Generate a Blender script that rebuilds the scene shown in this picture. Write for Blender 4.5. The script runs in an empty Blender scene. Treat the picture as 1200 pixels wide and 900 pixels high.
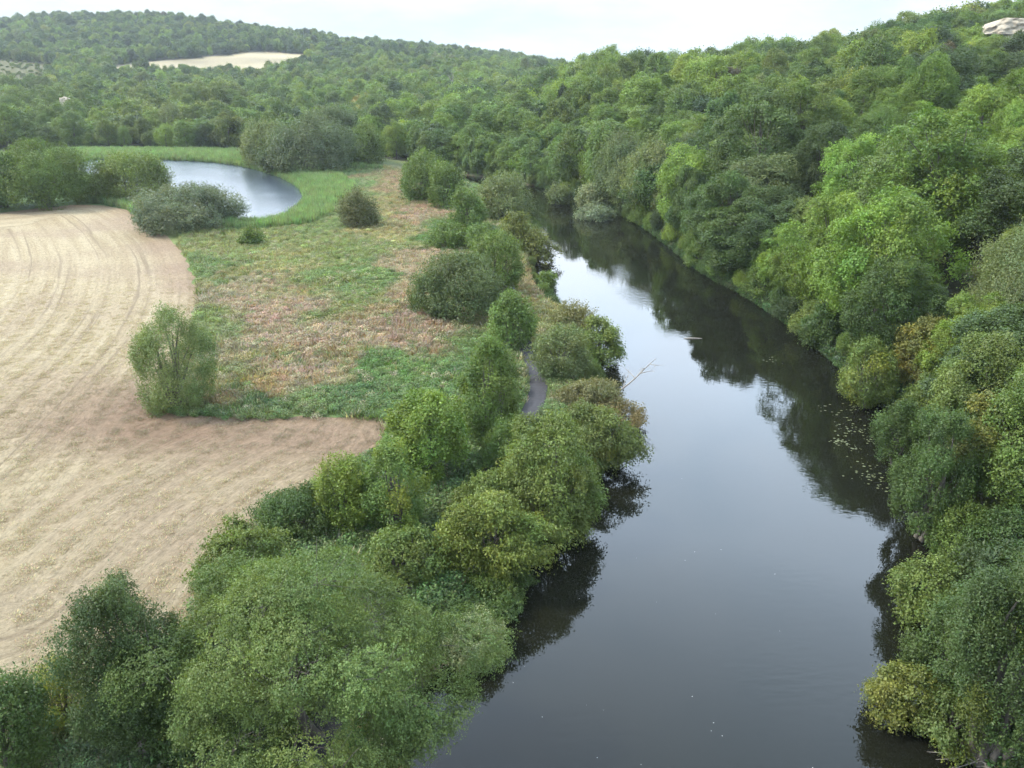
import bpy, math
import numpy as np

PI = math.pi
C = bpy.context.scene.collection
# ------------------------------------------------------------------ camera model (photo pixels, 1200 x 900)
F, CAMH = 942.0, 35.0
PITCH = math.atan(365 / F)
SP, CP = math.sin(PITCH), math.cos(PITCH)


def ray(px, py):
    u = (px - 600) / F; v = (450 - py) / F
    return np.array([u, CP + v * SP, -SP + v * CP])


def flat(px, py, z=2.0):
    d = ray(px, py); t = (z - CAMH) / d[2]
    return np.array([d[0] * t, d[1] * t])


def project(x, y, z):
    x, y, z = np.asarray(x, float), np.asarray(y, float), np.asarray(z, float) - CAMH
    t = y * CP - z * SP
    up = y * SP + z * CP
    t = np.maximum(t, 1e-3)
    return 600 + F * x / t, 450 - F * up / t, t


def flats(pts, z=2.0):
    return np.array([flat(px, py, z) for px, py in pts])


def smooth(a, b, x):
    t = np.clip((x - a) / (b - a), 0, 1)
    return t * t * (3 - 2 * t)


def chaikin(P, n=2, closed=True):
    P = np.asarray(P, float)
    for _ in range(n):
        Q = np.roll(P, -1, 0) if closed else P[1:]
        A = P if closed else P[:-1]
        R = np.empty((len(A) * 2, 2))
        R[0::2] = A * .75 + Q * .25; R[1::2] = A * .25 + Q * .75
        if not closed:
            R = np.vstack([P[:1], R, P[-1:]])
        P = R
    return P


def inside(P, x, y):
    x = np.asarray(x, float); y = np.asarray(y, float)
    r = np.zeros(x.shape, bool)
    x0, y0 = P[-1]
    for x1, y1 in P:
        if y0 != y1:
            c = ((y1 > y) != (y0 > y)) & (x < (x0 - x1) * (y - y1) / (y0 - y1) + x1)
            r ^= c
        x0, y0 = x1, y1
    return r


def segdist(P, x, y, closed=True):
    x = np.asarray(x, float); y = np.asarray(y, float)
    best = np.full(x.shape, 1e18)
    n = len(P)
    for i in range(n if closed else n - 1):
        ax, ay = P[i]; bx, by = P[(i + 1) % n]
        dx, dy = bx - ax, by - ay
        L = dx * dx + dy * dy + 1e-12
        t = np.clip(((x - ax) * dx + (y - ay) * dy) / L, 0, 1)
        best = np.minimum(best, (x - ax - t * dx) ** 2 + (y - ay - t * dy) ** 2)
    return np.sqrt(best)


def sdist(P, x, y):                     # positive outside
    d = segdist(P, x, y)
    return np.where(inside(P, x, y), -d, d)


# value noise
_NT = np.random.RandomState(11).rand(256, 256)


def vnoise(x, y):
    x = np.asarray(x, float); y = np.asarray(y, float)
    xi = np.floor(x).astype(int); yi = np.floor(y).astype(int)
    fx = x - xi; fy = y - yi
    fx = fx * fx * (3 - 2 * fx); fy = fy * fy * (3 - 2 * fy)
    a = _NT[xi & 255, yi & 255]; b = _NT[(xi + 1) & 255, yi & 255]
    c = _NT[xi & 255, (yi + 1) & 255]; d = _NT[(xi + 1) & 255, (yi + 1) & 255]
    return (a * (1 - fx) + b * fx) * (1 - fy) + (c * (1 - fx) + d * fx) * fy


def fbm(x, y, o=4):
    s = 0; a = .5; n = 0
    for k in range(o):
        s = s + a * vnoise(x * 2 ** k + 17 * k, y * 2 ** k + 31 * k); n += a; a *= .5
    return s / n


# ------------------------------------------------------------------ plan of the valley
left_px = [(520, 905), (520, 830), (572, 795), (612, 705), (668, 640), (718, 565), (738, 505), (716, 455), (700, 405),
           (672, 372), (640, 345), (630, 318), (634, 296), (638, 276), (628, 255), (616, 238), (590, 226), (540, 214), (470, 205)]
right_px = [(1125, 905), (1068, 845), (1080, 740), (1130, 655), (1078, 505), (1010, 478), (948, 418), (880, 362), (812, 325),
            (786, 304), (750, 270), (712, 242), (668, 228), (630, 219), (560, 207), (490, 199)]
LB = flats(left_px, 0); RB = flats(right_px, 0)
LB[:, 0] -= np.interp(LB[:, 1], [30, 90, 150], [2.6, 1.8, 1.0]); RB[:, 0] += np.interp(RB[:, 1], [30, 150, 215, 225], [2.6, 3.0, 2.0, 0])
LB = np.vstack([[[-4, -60], [-4.5, 10]], LB]); RB = np.vstack([[[24, -60], [24, 10]], RB])
RIVER = np.vstack([chaikin(LB, 2, False), chaikin(RB, 2, False)[::-1]])
POND = chaikin(flats([(60, 192), (120, 186), (200, 187), (270, 191), (318, 202), (352, 216), (367, 233), (352, 251), (312, 267), (262, 262),
                      (200, 246), (110, 216)], 1.2), 2)
VALLEY = np.vstack([RB[:-1], flats([(470, 192), (430, 186), (280, 179), (100, 177), (0, 178), (-150, 180), (-500, 186)]),
                    [[-160, 60], [-160, -80], [0, -80]]])

A_COL = np.array([-1.2, -.8, -.6, -.5, -.4, -.3, -.2, -.1, 0, .05, .1, .2, .3, .4, .5, .6, .8, 1.2])
PROF = {
    -1.2: [(0, 2), (150, 2), (300, 12), (500, 30), (900, 50), (1400, 120), (2800, 80)],
    -.8: [(0, 2), (250, 2), (400, 6), (600, 18), (900, 48), (1400, 112), (2800, 80)],
    -.6: [(0, 2), (380, 2), (450, 5), (600, 11), (700, 22), (900, 46), (1050, 61), (1150, 74), (1400, 107), (1600, 112), (2800, 80)],
    -.5: [(0, 2), (380, 2), (450, 5), (600, 11), (750, 20), (900, 37), (1090, 59), (1200, 84), (1400, 119), (1600, 124), (2800, 80)],
    -.4: [(0, 2), (380, 2), (450, 4), (600, 10), (850, 25), (940, 38), (1100, 60), (1200, 82), (1400, 119), (1600, 124), (2800, 80)],
    -.3: [(0, 2), (380, 2), (450, 4), (600, 10), (850, 26), (940, 39), (1100, 61), (1200, 76), (1400, 101), (1600, 104), (2800, 80)],
    -.2: [(0, 2), (380, 2), (450, 4), (600, 11), (850, 28), (960, 41), (1090, 57), (1200, 66), (1400, 82), (1600, 84), (2800, 80)],
    -.1: [(0, 2), (350, 2), (450, 6), (600, 14), (850, 30), (1000, 42), (1200, 58), (1400, 71), (1600, 72), (2800, 70)],
    0: [(0, 2), (300, 2), (400, 7), (500, 13), (700, 20), (1000, 37), (1400, 56), (1600, 56), (2800, 60)],
    .05: [(0, 2), (260, 2), (350, 11), (450, 20), (700, 27), (1000, 35), (1400, 44), (1600, 44), (2800, 64)],
    .1: [(0, 2), (215, 2), (260, 8), (350, 21), (450, 32), (550, 33), (700, 30), (1000, 22), (2000, 40), (2800, 70)],
    .2: [(0, 2), (145, 2), (200, 9), (300, 20), (400, 27), (500, 31), (600, 33), (800, 30), (1200, 24), (2000, 40), (2800, 72)],
    .3: [(0, 2), (110, 2), (200, 16), (300, 27), (400, 35), (500, 40), (700, 40), (1200, 20), (2800, 60)],
    .4: [(0, 2), (85, 2), (150, 13), (200, 20), (300, 32), (450, 45), (600, 45), (1200, 20), (2800, 50)],
    .5: [(0, 2), (70, 2), (110, 8), (150, 16), (200, 25), (300, 40), (420, 52), (600, 52), (1200, 20), (2800, 50)],
    .6: [(0, 2), (55, 2), (100, 10), (150, 19), (200, 29), (300, 45), (400, 60), (600, 60), (1200, 20), (2800, 50)],
    .8: [(0, 2), (40, 3), (100, 17), (200, 36), (400, 72), (600, 72), (1200, 30), (2800, 50)],
    1.2: [(0, 2), (25, 3), (100, 26), (200, 45), (400, 80), (600, 80), (1200, 30), (2800, 50)],
}


def hill(x, y):
    y = np.maximum(np.asarray(y, float), 8.0); a = np.clip(np.asarray(x, float) / y, -1.19, 1.19)
    cols = np.stack([np.interp(y, [p[0] for p in PROF[round(float(k), 2) if k else 0]], [p[1] for p in PROF[round(float(k), 2) if k else 0]]) for k in A_COL])
    i = np.clip(np.searchsorted(A_COL, a) - 1, 0, len(A_COL) - 2)
    w = (a - A_COL[i]) / (A_COL[i + 1] - A_COL[i])
    flatidx = np.arange(a.size)
    cf = cols.reshape(len(A_COL), -1); i = i.ravel(); w = w.ravel()
    return (cf[i, flatidx] * (1 - w) + cf[i + 1, flatidx] * w).reshape(a.shape)


def terrain(x, y):
    x = np.asarray(x, float); y = np.asarray(y, float)
    x, y = np.broadcast_arrays(x, y)
    dv = sdist(VALLEY, x, y)
    z = 2 + (hill(x, y) - 2) * .95 * smooth(0, 30, dv) - 2.0 * smooth(60, 200, dv) + (fbm(x * .02, y * .02, 3) - .5) * 5 * smooth(20, 120, dv)
    dr = sdist(RIVER, x, y)
    z = z - (z - (-1.4)) * (1 - smooth(-1.2, 2.8, dr))
    dp = sdist(POND, x, y)
    z = z - (z - .3) * (1 - smooth(-3, 4, dp))
    return z


def gz(x, y):
    return float(terrain(np.array([x]), np.array([y]))[0])


def at(px, py):                          # where the ray through a photo pixel meets the ground
    d = ray(px, py)
    t = np.concatenate([np.arange(20, 500, 1.0), np.arange(500, 3500, 4.0)])
    P = d[None] * t[:, None]
    below = P[:, 2] + CAMH < terrain(P[:, 0], P[:, 1])
    k = int(np.argmax(below)) if below.any() else len(t) - 1
    return P[k, 0], P[k, 1]


# ------------------------------------------------------------------ materials
def newmat(name):
    m = bpy.data.materials.new(name); m.use_nodes = True
    nt = m.node_tree
    for n in list(nt.nodes):
        nt.nodes.remove(n)
    return m, nt, nt.nodes.new('ShaderNodeOutputMaterial')


def nd(nt, t, **kw):
    n = nt.nodes.new(t)
    for k, v in kw.items():
        if k.startswith('i_'):
            n.inputs[k[2:].replace('_', ' ')].default_value = v
        else:
            setattr(n, k, v)
    return n


def mixcol(nt, a, b, fac, mode='MIX'):
    n = nt.nodes.new('ShaderNodeMix'); n.data_type = 'RGBA'; n.blend_type = mode
    for sock, v in ((n.inputs[0], fac), (n.inputs[6], a), (n.inputs[7], b)):
        if hasattr(v, 'is_output') or isinstance(v, bpy.types.NodeSocket):
            nt.links.new(v, sock)
        else:
            sock.default_value = v if not isinstance(v, tuple) or len(v) == 4 else (*v, 1)
    return n.outputs[2]


def ramp(nt, fac, stops):
    n = nt.nodes.new('ShaderNodeValToRGB'); e = n.color_ramp.elements
    while len(e) < len(stops):
        e.new(.5)
    for k, (p, c) in enumerate(stops):
        e[k].position = p; e[k].color = (*c, 1) if isinstance(c, tuple) else (c, c, c, 1)
    nt.links.new(fac, n.inputs[0])
    return n.outputs[0]


def leaf_material(name, transl=.32, rough=.5):
    m, nt, out = newmat(name)
    ti = nd(nt, 'ShaderNodeAttribute', attribute_type='INSTANCER', attribute_name='tint')
    lv = nd(nt, 'ShaderNodeAttribute', attribute_type='GEOMETRY', attribute_name='leafvar')
    col = mixcol(nt, ti.outputs['Color'], lv.outputs['Color'], 1.0, 'MULTIPLY')
    p = nd(nt, 'ShaderNodeBsdfPrincipled'); p.inputs['Roughness'].default_value = rough
    p.inputs['Specular IOR Level'].default_value = .25
    nt.links.new(col, p.inputs['Base Color'])
    tr = nd(nt, 'ShaderNodeBsdfTranslucent')
    warm = mixcol(nt, col, (1.25, 1.2, .55, 1), 1.0, 'MULTIPLY')
    nt.links.new(warm, tr.inputs['Color'])
    mx = nd(nt, 'ShaderNodeMixShader'); mx.inputs[0].default_value = transl
    nt.links.new(p.outputs[0], mx.inputs[1]); nt.links.new(tr.outputs[0], mx.inputs[2])
    nt.links.new(mx.outputs[0], out.inputs[0])
    return m


def bark_material(name, c0, c1, scale=6):
    m, nt, out = newmat(name)
    tc = nd(nt, 'ShaderNodeTexCoord'); mp = nd(nt, 'ShaderNodeMapping'); mp.inputs['Scale'].default_value = (scale, scale, scale * .25)
    nt.links.new(tc.outputs['Object'], mp.inputs[0])
    nz = nd(nt, 'ShaderNodeTexNoise'); nz.inputs['Scale'].default_value = 1.0; nz.inputs['Detail'].default_value = 6
    nt.links.new(mp.outputs[0], nz.inputs['Vector'])
    p = nd(nt, 'ShaderNodeBsdfPrincipled'); p.inputs['Roughness'].default_value = .9
    nt.links.new(ramp(nt, nz.outputs['Fac'], [(.3, c0), (.7, c1)]), p.inputs['Base Color'])
    b = nd(nt, 'ShaderNodeBump'); b.inputs['Strength'].default_value = .5; b.inputs['Distance'].default_value = .05
    nt.links.new(nz.outputs['Fac'], b.inputs['Height']); nt.links.new(b.outputs[0], p.inputs['Normal'])
    nt.links.new(p.outputs[0], out.inputs[0])
    return m


M_LEAF = leaf_material('leaf')
M_BARK = bark_material('bark', (.038, .032, .025), (.11, .095, .075))
M_PALE = bark_material('pale_dead_wood', (.13, .115, .095), (.27, .245, .21))


def ground_material():
    m, nt, out = newmat('ground_cover')
    g = nd(nt, 'ShaderNodeAttribute', attribute_type='GEOMETRY', attribute_name='ground_tint')
    tc = nd(nt, 'ShaderNodeTexCoord')
    n1 = nd(nt, 'ShaderNodeTexNoise'); n1.inputs['Scale'].default_value = .9; n1.inputs['Detail'].default_value = 8; n1.inputs['Roughness'].default_value = .7
    nt.links.new(tc.outputs['Object'], n1.inputs['Vector'])
    v = ramp(nt, n1.outputs['Fac'], [(.25, .55), (.5, .95), (.75, 1.4)])
    p = nd(nt, 'ShaderNodeBsdfPrincipled'); p.inputs['Roughness'].default_value = .95; p.inputs['Specular IOR Level'].default_value = .1
    nt.links.new(mixcol(nt, g.outputs['Color'], v, 1.0, 'MULTIPLY'), p.inputs['Base Color'])
    b = nd(nt, 'ShaderNodeBump'); b.inputs['Strength'].default_value = .8; b.inputs['Distance'].default_value = .35
    nt.links.new(n1.outputs['Fac'], b.inputs['Height']); nt.links.new(b.outputs[0], p.inputs['Normal'])
    nt.links.new(p.outputs[0], out.inputs[0])
    return m


def field_material():
    m, nt, out = newmat('mown_straw')
    L = nt.links
    tc = nd(nt, 'ShaderNodeTexCoord')

    def tex(vec, scale, detail=5, rough=.6, dist=0.0):
        n = nd(nt, 'ShaderNodeTexNoise'); n.inputs['Scale'].default_value = scale; n.inputs['Detail'].default_value = detail
        n.inputs['Roughness'].default_value = rough; n.inputs['Distortion'].default_value = dist
        L.new(vec, n.inputs['Vector']); return n.outputs['Fac']

    def math_(op, a, b):
        n = nd(nt, 'ShaderNodeMath', operation=op)
        for sck, v in zip(n.inputs, (a, b)):
            if isinstance(v, (int, float)): sck.default_value = v
            else: L.new(v, sck)
        return n.outputs[0]

    def stretch(vec, sc_):
        mp = nd(nt, 'ShaderNodeMapping'); mp.inputs['Scale'].default_value = sc_; L.new(vec, mp.inputs[0]); return mp.outputs[0]
    big = tex(tc.outputs['Object'], .045, 4, .55)
    fine = tex(tc.outputs['Object'], 2.2, 8, .8)
    sets = []
    for name in ('swath', 'swath2'):                       # (across, along, weight) for the two ways the mower went
        a_ = nd(nt, 'ShaderNodeAttribute', attribute_type='GEOMETRY', attribute_name=name)
        sep = nd(nt, 'ShaderNodeSeparateXYZ'); L.new(a_.outputs['Vector'], sep.inputs[0])
        rows = tex(stretch(a_.outputs['Vector'], (.55, .02, 0)), 1.0, 6, .62, .3)
        straw = tex(stretch(a_.outputs['Vector'], (2.2, .5, 0)), 1.4, 8, .78, 1.2)
        md = math_('ABSOLUTE', math_('SUBTRACT', math_('MODULO', math_('ADD', sep.outputs['X'], math_('MULTIPLY', rows, 3.0)), 6.3), 3.1), 0)
        two = math_('ABSOLUTE', math_('SUBTRACT', md, .85), 0)                 # a pair of wheel lines
        ln = nd(nt, 'ShaderNodeMapRange'); ln.inputs[1].default_value = .05; ln.inputs[2].default_value = .36; ln.inputs[3].default_value = 1; ln.inputs[4].default_value = 0
        L.new(two, ln.inputs[0])
        brk = ramp(nt, tex(stretch(a_.outputs['Vector'], (.14, .012, 0)), 1.0, 3), [(.42, 0.0), (.56, .75)])
        sets.append((rows, straw, math_('MULTIPLY', ln.outputs[0], brk), sep.outputs['Z']))
    w = sets[1][3]
    def blend(k):
        n = nd(nt, 'ShaderNodeMix'); L.new(w, n.inputs[0]); L.new(sets[0][k], n.inputs[2]); L.new(sets[1][k], n.inputs[3]); return n.outputs[0]
    rows, straw, line = blend(0), blend(1), blend(2)
    c = ramp(nt, rows, [(.28, (.212, .160, .094)), (.44, (.262, .208, .124)), (.56, (.292, .236, .145)), (.74, (.328, .272, .174))])
    c = mixcol(nt, c, (.215, .158, .105), ramp(nt, big, [(.47, 0.0), (.64, .6)]))
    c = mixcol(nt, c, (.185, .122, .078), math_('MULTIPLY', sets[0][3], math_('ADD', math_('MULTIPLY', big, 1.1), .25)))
    c = mixcol(nt, c, ramp(nt, straw, [(.28, .55), (.5, 1.0), (.74, 1.3)]), 1.0, 'MULTIPLY')
    c = mixcol(nt, c, ramp(nt, fine, [(.28, .62), (.5, 1.0), (.72, 1.22)]), 1.0, 'MULTIPLY')
    c = mixcol(nt, c, (.15, .112, .07), line)
    p = nd(nt, 'ShaderNodeBsdfPrincipled'); p.inputs['Roughness'].default_value = .9; p.inputs['Specular IOR Level'].default_value = .15
    L.new(c, p.inputs['Base Color'])
    b = nd(nt, 'ShaderNodeBump'); b.inputs['Strength'].default_value = .9; b.inputs['Distance'].default_value = .35
    L.new(math_('ADD', math_('ADD', straw, fine), rows), b.inputs['Height']); L.new(b.outputs[0], p.inputs['Normal'])
    L.new(p.outputs[0], out.inputs[0])
    return m


def water_material(name, body, bump, scale, rough, patches=()):
    m, nt, out = newmat(name); L = nt.links
    tc = nd(nt, 'ShaderNodeTexCoord')
    mp = nd(nt, 'ShaderNodeMapping'); mp.inputs['Scale'].default_value = (1, 1.5, 1); L.new(tc.outputs['Object'], mp.inputs[0])
    n1 = nd(nt, 'ShaderNodeTexNoise'); n1.inputs['Scale'].default_value = scale; n1.inputs['Detail'].default_value = 3
    n2 = nd(nt, 'ShaderNodeTexNoise'); n2.inputs['Scale'].default_value = .08; n2.inputs['Detail'].default_value = 3
    L.new(mp.outputs[0], n1.inputs['Vector']); L.new(tc.outputs['Object'], n2.inputs['Vector'])
    st = nd(nt, 'ShaderNodeMapRange'); st.inputs[1].default_value = .4; st.inputs[2].default_value = .7; st.inputs[3].default_value = bump * .4; st.inputs[4].default_value = bump * 3.2
    L.new(n2.outputs['Fac'], st.inputs[0])
    strength = st.outputs[0]
    for (cx, cy, rx, ry) in patches:           # breeze ruffling the surface
        sb = nd(nt, 'ShaderNodeVectorMath', operation='SUBTRACT'); sb.inputs[1].default_value = (cx, cy, 0); L.new(tc.outputs['Object'], sb.inputs[0])
        dv = nd(nt, 'ShaderNodeVectorMath', operation='DIVIDE'); dv.inputs[1].default_value = (rx, ry, 1); L.new(sb.outputs[0], dv.inputs[0])
        ln = nd(nt, 'ShaderNodeVectorMath', operation='LENGTH'); L.new(dv.outputs[0], ln.inputs[0])
        nn = nd(nt, 'ShaderNodeTexNoise'); nn.inputs['Scale'].default_value = .5; nn.inputs['Detail'].default_value = 4; L.new(tc.outputs['Object'], nn.inputs['Vector'])
        s2 = nd(nt, 'ShaderNodeMath', operation='ADD'); L.new(ln.outputs['Value'], s2.inputs[0]); L.new(nn.outputs['Fac'], s2.inputs[1])
        mr = nd(nt, 'ShaderNodeMapRange'); mr.inputs[1].default_value = .9; mr.inputs[2].default_value = 1.7; mr.inputs[3].default_value = .30; mr.inputs[4].default_value = 0
        L.new(s2.outputs[0], mr.inputs[0])
        mxm = nd(nt, 'ShaderNodeMath', operation='MAXIMUM'); L.new(strength, mxm.inputs[0]); L.new(mr.outputs[0], mxm.inputs[1]); strength = mxm.outputs[0]
    b = nd(nt, 'ShaderNodeBump'); b.inputs['Distance'].default_value = .1
    L.new(strength, b.inputs['Strength']); L.new(n1.outputs['Fac'], b.inputs['Height'])
    p = nd(nt, 'ShaderNodeBsdfPrincipled'); p.inputs['Base Color'].default_value = (*body, 1); p.inputs['Roughness'].default_value = rough
    p.inputs['IOR'].default_value = 1.333
    L.new(b.outputs[0], p.inputs['Normal']); L.new(p.outputs[0], out.inputs[0])
    return m


def simple(name, c0, c1, scale, rough=.9, bump=.4, dist=.05):
    m, nt, out = newmat(name); L = nt.links
    tc = nd(nt, 'ShaderNodeTexCoord')
    n1 = nd(nt, 'ShaderNodeTexNoise'); n1.inputs['Scale'].default_value = scale; n1.inputs['Detail'].default_value = 8; n1.inputs['Roughness'].default_value = .65
    L.new(tc.outputs['Object'], n1.inputs['Vector'])
    p = nd(nt, 'ShaderNodeBsdfPrincipled'); p.inputs['Roughness'].default_value = rough
    L.new(ramp(nt, n1.outputs['Fac'], [(.3, c0), (.7, c1)]), p.inputs['Base Color'])
    b = nd(nt, 'ShaderNodeBump'); b.inputs['Strength'].default_value = bump; b.inputs['Distance'].default_value = dist
    L.new(n1.outputs['Fac'], b.inputs['Height']); L.new(b.outputs[0], p.inputs['Normal'])
    L.new(p.outputs[0], out.inputs[0])
    return m


# ------------------------------------------------------------------ mesh building
def mesh_from(name, V, faces, mat=None, col=None, smooth_=False, colname='leafvar', vec=None, vecname='swath'):
    """faces: (M,3) or (M,4) int array"""
    me = bpy.data.meshes.new(name)
    V = np.ascontiguousarray(V, np.float32); faces = np.ascontiguousarray(faces, np.int32)
    k = faces.shape[1]
    me.vertices.add(len(V)); me.vertices.foreach_set('co', V.ravel())
    me.loops.add(faces.size); me.loops.foreach_set('vertex_index', faces.ravel())
    me.polygons.add(len(faces)); me.polygons.foreach_set('loop_start', np.arange(len(faces), dtype=np.int32) * k)
    if smooth_:
        me.polygons.foreach_set('use_smooth', np.ones(len(faces), bool))
    me.update(calc_edges=True)
    if col is not None:
        a = me.attributes.new(colname, 'FLOAT_COLOR', 'POINT')
        c = np.ones((len(V), 4), np.float32); c[:, :3] = col
        a.data.foreach_set('color', c.ravel())
    if vec is not None:
        a = me.attributes.new(vecname, 'FLOAT_VECTOR', 'POINT'); a.data.foreach_set('vector', np.ascontiguousarray(vec, np.float32).ravel())
    if mat:
        me.materials.append(mat)
    return me


def link(name, me, parent=None):
    o = bpy.data.objects.new(name, me); C.objects.link(o)
    if parent:
        o.parent = parent
    return o


def tag(o, label=None, cat=None, group=None, kind=None):
    for k, v in (('label', label), ('category', cat), ('group', group), ('kind', kind)):
        if v:
            o[k] = v
    return o


def tube(P, R, n=6):
    """tapered tube along points P with radii R -> verts, quads"""
    P = np.asarray(P, float); R = np.asarray(R, float)
    T = np.gradient(P, axis=0); T /= np.linalg.norm(T, axis=1)[:, None] + 1e-9
    ref = np.where(np.abs(T[:, 2:3]) > .9, [[1., 0, 0]], [[0, 0, 1.]])
    A = np.cross(T, ref); A /= np.linalg.norm(A, axis=1)[:, None] + 1e-9
    B = np.cross(T, A)
    th = np.arange(n) * 2 * PI / n
    V = P[:, None] + R[:, None, None] * (A[:, None] * np.cos(th)[None, :, None] + B[:, None] * np.sin(th)[None, :, None])
    V = V.reshape(-1, 3)
    i = np.arange(len(P) - 1)[:, None] * n; j = np.arange(n)[None]
    Q = np.stack([i + j, i + (j + 1) % n, i + n + (j + 1) % n, i + n + j], -1).reshape(-1, 4)
    return V, Q


class MB:
    def __init__(s):
        s.V = []; s.Q = []; s.n = 0

    def add(s, V, Q):
        s.V.append(V); s.Q.append(Q + s.n); s.n += len(V)

    def tube(s, P, R, n=6):
        s.add(*tube(P, R, n))

    def get(s):
        return np.vstack(s.V), np.vstack(s.Q)


def unit(v):
    return v / (np.linalg.norm(v, axis=-1, keepdims=True) + 1e-9)


# crown styles: dome = leaves reach the ground; n lobes; lr lobe radius / crown radius; kind of spray
STYLE = {
    'round': dict(dome=0, base=.14, n=26, lr=.36, vf=.85, spray='disc', up=.5, rag=.19),
    'plate': dict(dome=0, base=.10, n=34, lr=.30, vf=.55, spray='disc', up=1.1, rag=.18),
    'ash': dict(dome=0, base=.10, n=42, lr=.26, vf=.75, spray='droop', up=.7, rag=.28),
    'tall': dict(dome=0, base=.08, n=30, lr=.40, vf=1.1, spray='shoot', up=.6, rag=.16),
    'bush': dict(dome=1, base=0, n=26, lr=.36, vf=.9, spray='shoot', up=.8, rag=.20),
    'fine': dict(dome=1, base=0, n=26, lr=.40, vf=.9, spray='shoot', up=.9, rag=.07),
    'arch': dict(dome=1, base=0, n=26, lr=.33, vf=.7, spray='droop', up=.8, rag=.22),
    'thin': dict(dome=1, base=0, n=24, lr=.38, vf=1.0, spray='shoot', up=1.2, rag=.2),
}


def crown_arrays(seed, w, h, style, leaf, dens=1.0, cap=60000, yellow=.0):
    S = STYLE[style]; g = np.random.RandomState(seed)
    rx = w / 2
    if S['dome']:
        cz, ru, rd = .36 * h, .64 * h, .34 * h
    else:
        b = S['base'] * h; cz = b + (h - b) * .45; ru = h - cz; rd = cz - b
    n = S['n']
    i = np.arange(n) + .5
    zc = 1 - i / n * (1.75 if not S['dome'] else 1.55)
    ph = i * 2.399963 + g.rand() * 6.28
    rr = np.sqrt(np.maximum(0, 1 - zc ** 2))
    d = np.stack([rr * np.cos(ph), rr * np.sin(ph), zc], 1) + g.randn(n, 3) * .12
    d = unit(d)
    ax = np.array([rx * (1 + .1 * g.randn()), rx * (1 + .1 * g.randn()), 1.0])
    lr = S['lr'] * g.uniform(.72, 1.3, n)
    k = (1 - lr * .8) * (1 + S['rag'] * g.randn(n))
    c = d * ax * k[:, None]
    c[:, 2] = cz + np.where(d[:, 2] > 0, ru, rd) * d[:, 2] * (1 - lr * .55 * S['vf'] * min(1, 1.2 * rx / ru)) * (1 + .5 * S['rag'] * g.randn(n))
    r = lr * rx
    vf = S['vf'] * np.minimum(1.25, max(.6, h / w))
    A = 2 * PI * rx * (rx + h * .5) * .85
    N = int(min(cap, dens * 9.0 * A / leaf ** 2))
    NS = max(n * 6, N // 16)
    lob = g.choice(n, NS, p=r ** 2 / (r ** 2).sum())
    up = np.array([0, 0, 1.0])
    nsub = 11                                           # each limb's foliage is a cluster of smaller clumps
    ds = unit(g.randn(n, nsub, 3) + .5 * d[:, None] + .15 * up)
    dt = (ds * d[:, None]).sum(-1, keepdims=True)
    ds = np.where(dt < -.2, ds - 2 * dt * d[:, None], ds)
    sr = g.uniform(.38, .62, (n, nsub))
    sub = g.randint(0, nsub, NS)
    dd = ds[lob, sub]
    e0 = unit(g.randn(NS, 3))
    dt = (e0 * dd).sum(1)
    e0 = np.where((dt < -.3)[:, None], e0 - 2 * dt[:, None] * dd, e0)
    rad = np.where(g.rand(NS) < .16, g.uniform(.2, .8, NS), g.uniform(.85, 1.08, NS))
    rad = np.where(g.rand(NS) < .08, g.uniform(1.15, 1.5, NS), rad)           # shoots that break the outline
    s = c[lob] + (dd * (r[lob] * .72)[:, None] + e0 * (r[lob] * sr[lob, sub] * rad)[:, None]) * np.array([1, 1, vf])
    e = unit(e0 * .75 + dd * .5)
    ns = unit(e * 1.1 + up * S['up'] * .7 + .2 * g.randn(NS, 3))
    subv = np.exp(.10 * g.randn(n, nsub))[lob, sub]
    m = np.maximum(4, int(N / NS))
    sp = np.repeat(np.arange(NS), m)
    K = len(sp)
    rs = leaf * (2.1 + .9 * g.rand(NS))
    if S['spray'] == 'shoot':
        axd = unit(e * .55 + up * .95 + .3 * g.randn(NS, 3))
        tt = g.uniform(-1.1, 1.5, K)
        off = axd[sp] * (tt * rs[sp])[:, None] + g.randn(K, 3) * (rs[sp] * .33 * (1.3 - .4 * np.abs(tt)))[:, None]
        la = unit(axd[sp] + .55 * g.randn(K, 3)); nn = unit(ns[sp] + .8 * g.randn(K, 3)); asp = .42
    elif S['spray'] == 'droop':
        axd = unit(e * np.array([1, 1, .35]) + .35 * g.randn(NS, 3))
        tt = g.uniform(-1, 1.6, K)
        off = axd[sp] * (tt * rs[sp])[:, None] + g.randn(K, 3) * (rs[sp] * .38)[:, None] * np.array([1, 1, .5])
        off[:, 2] -= np.maximum(tt, 0) ** 2 * rs[sp] * .35
        la = unit(axd[sp] + .7 * g.randn(K, 3) - up * .25); nn = unit(ns[sp] + .65 * g.randn(K, 3)); asp = .5
    else:
        q = unit(np.cross(ns, g.randn(NS, 3))); q2 = np.cross(ns, q)
        off = q[sp] * (g.randn(K) * rs[sp] * .6)[:, None] + q2[sp] * (g.randn(K) * rs[sp] * .6)[:, None] + ns[sp] * (g.randn(K) * rs[sp] * .2)[:, None]
        la = unit(g.randn(K, 3)); nn = unit(ns[sp] + .6 * g.randn(K, 3)); asp = .62
    p = s[sp] + off
    phi = np.arctan2(p[:, 1], p[:, 0]); a3 = g.uniform(0, 6.28, 3); am = g.uniform(.03, .11, 3)
    f = 1 + am[0] * np.sin(2 * phi + a3[0]) + am[1] * np.sin(3 * phi + a3[1]) + am[2] * np.sin(5 * phi + a3[2] + p[:, 2] / h * 4)
    p[:, :2] *= f[:, None]
    lean = g.randn(2) * .04 * w
    p[:, :2] += lean * (p[:, 2:3] / h); c[:, :2] += lean * (c[:, 2:3] / h)
    q97 = np.percentile(np.hypot(p[:, 0], p[:, 1]), 96); kx = (w / 2) / q97
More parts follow.
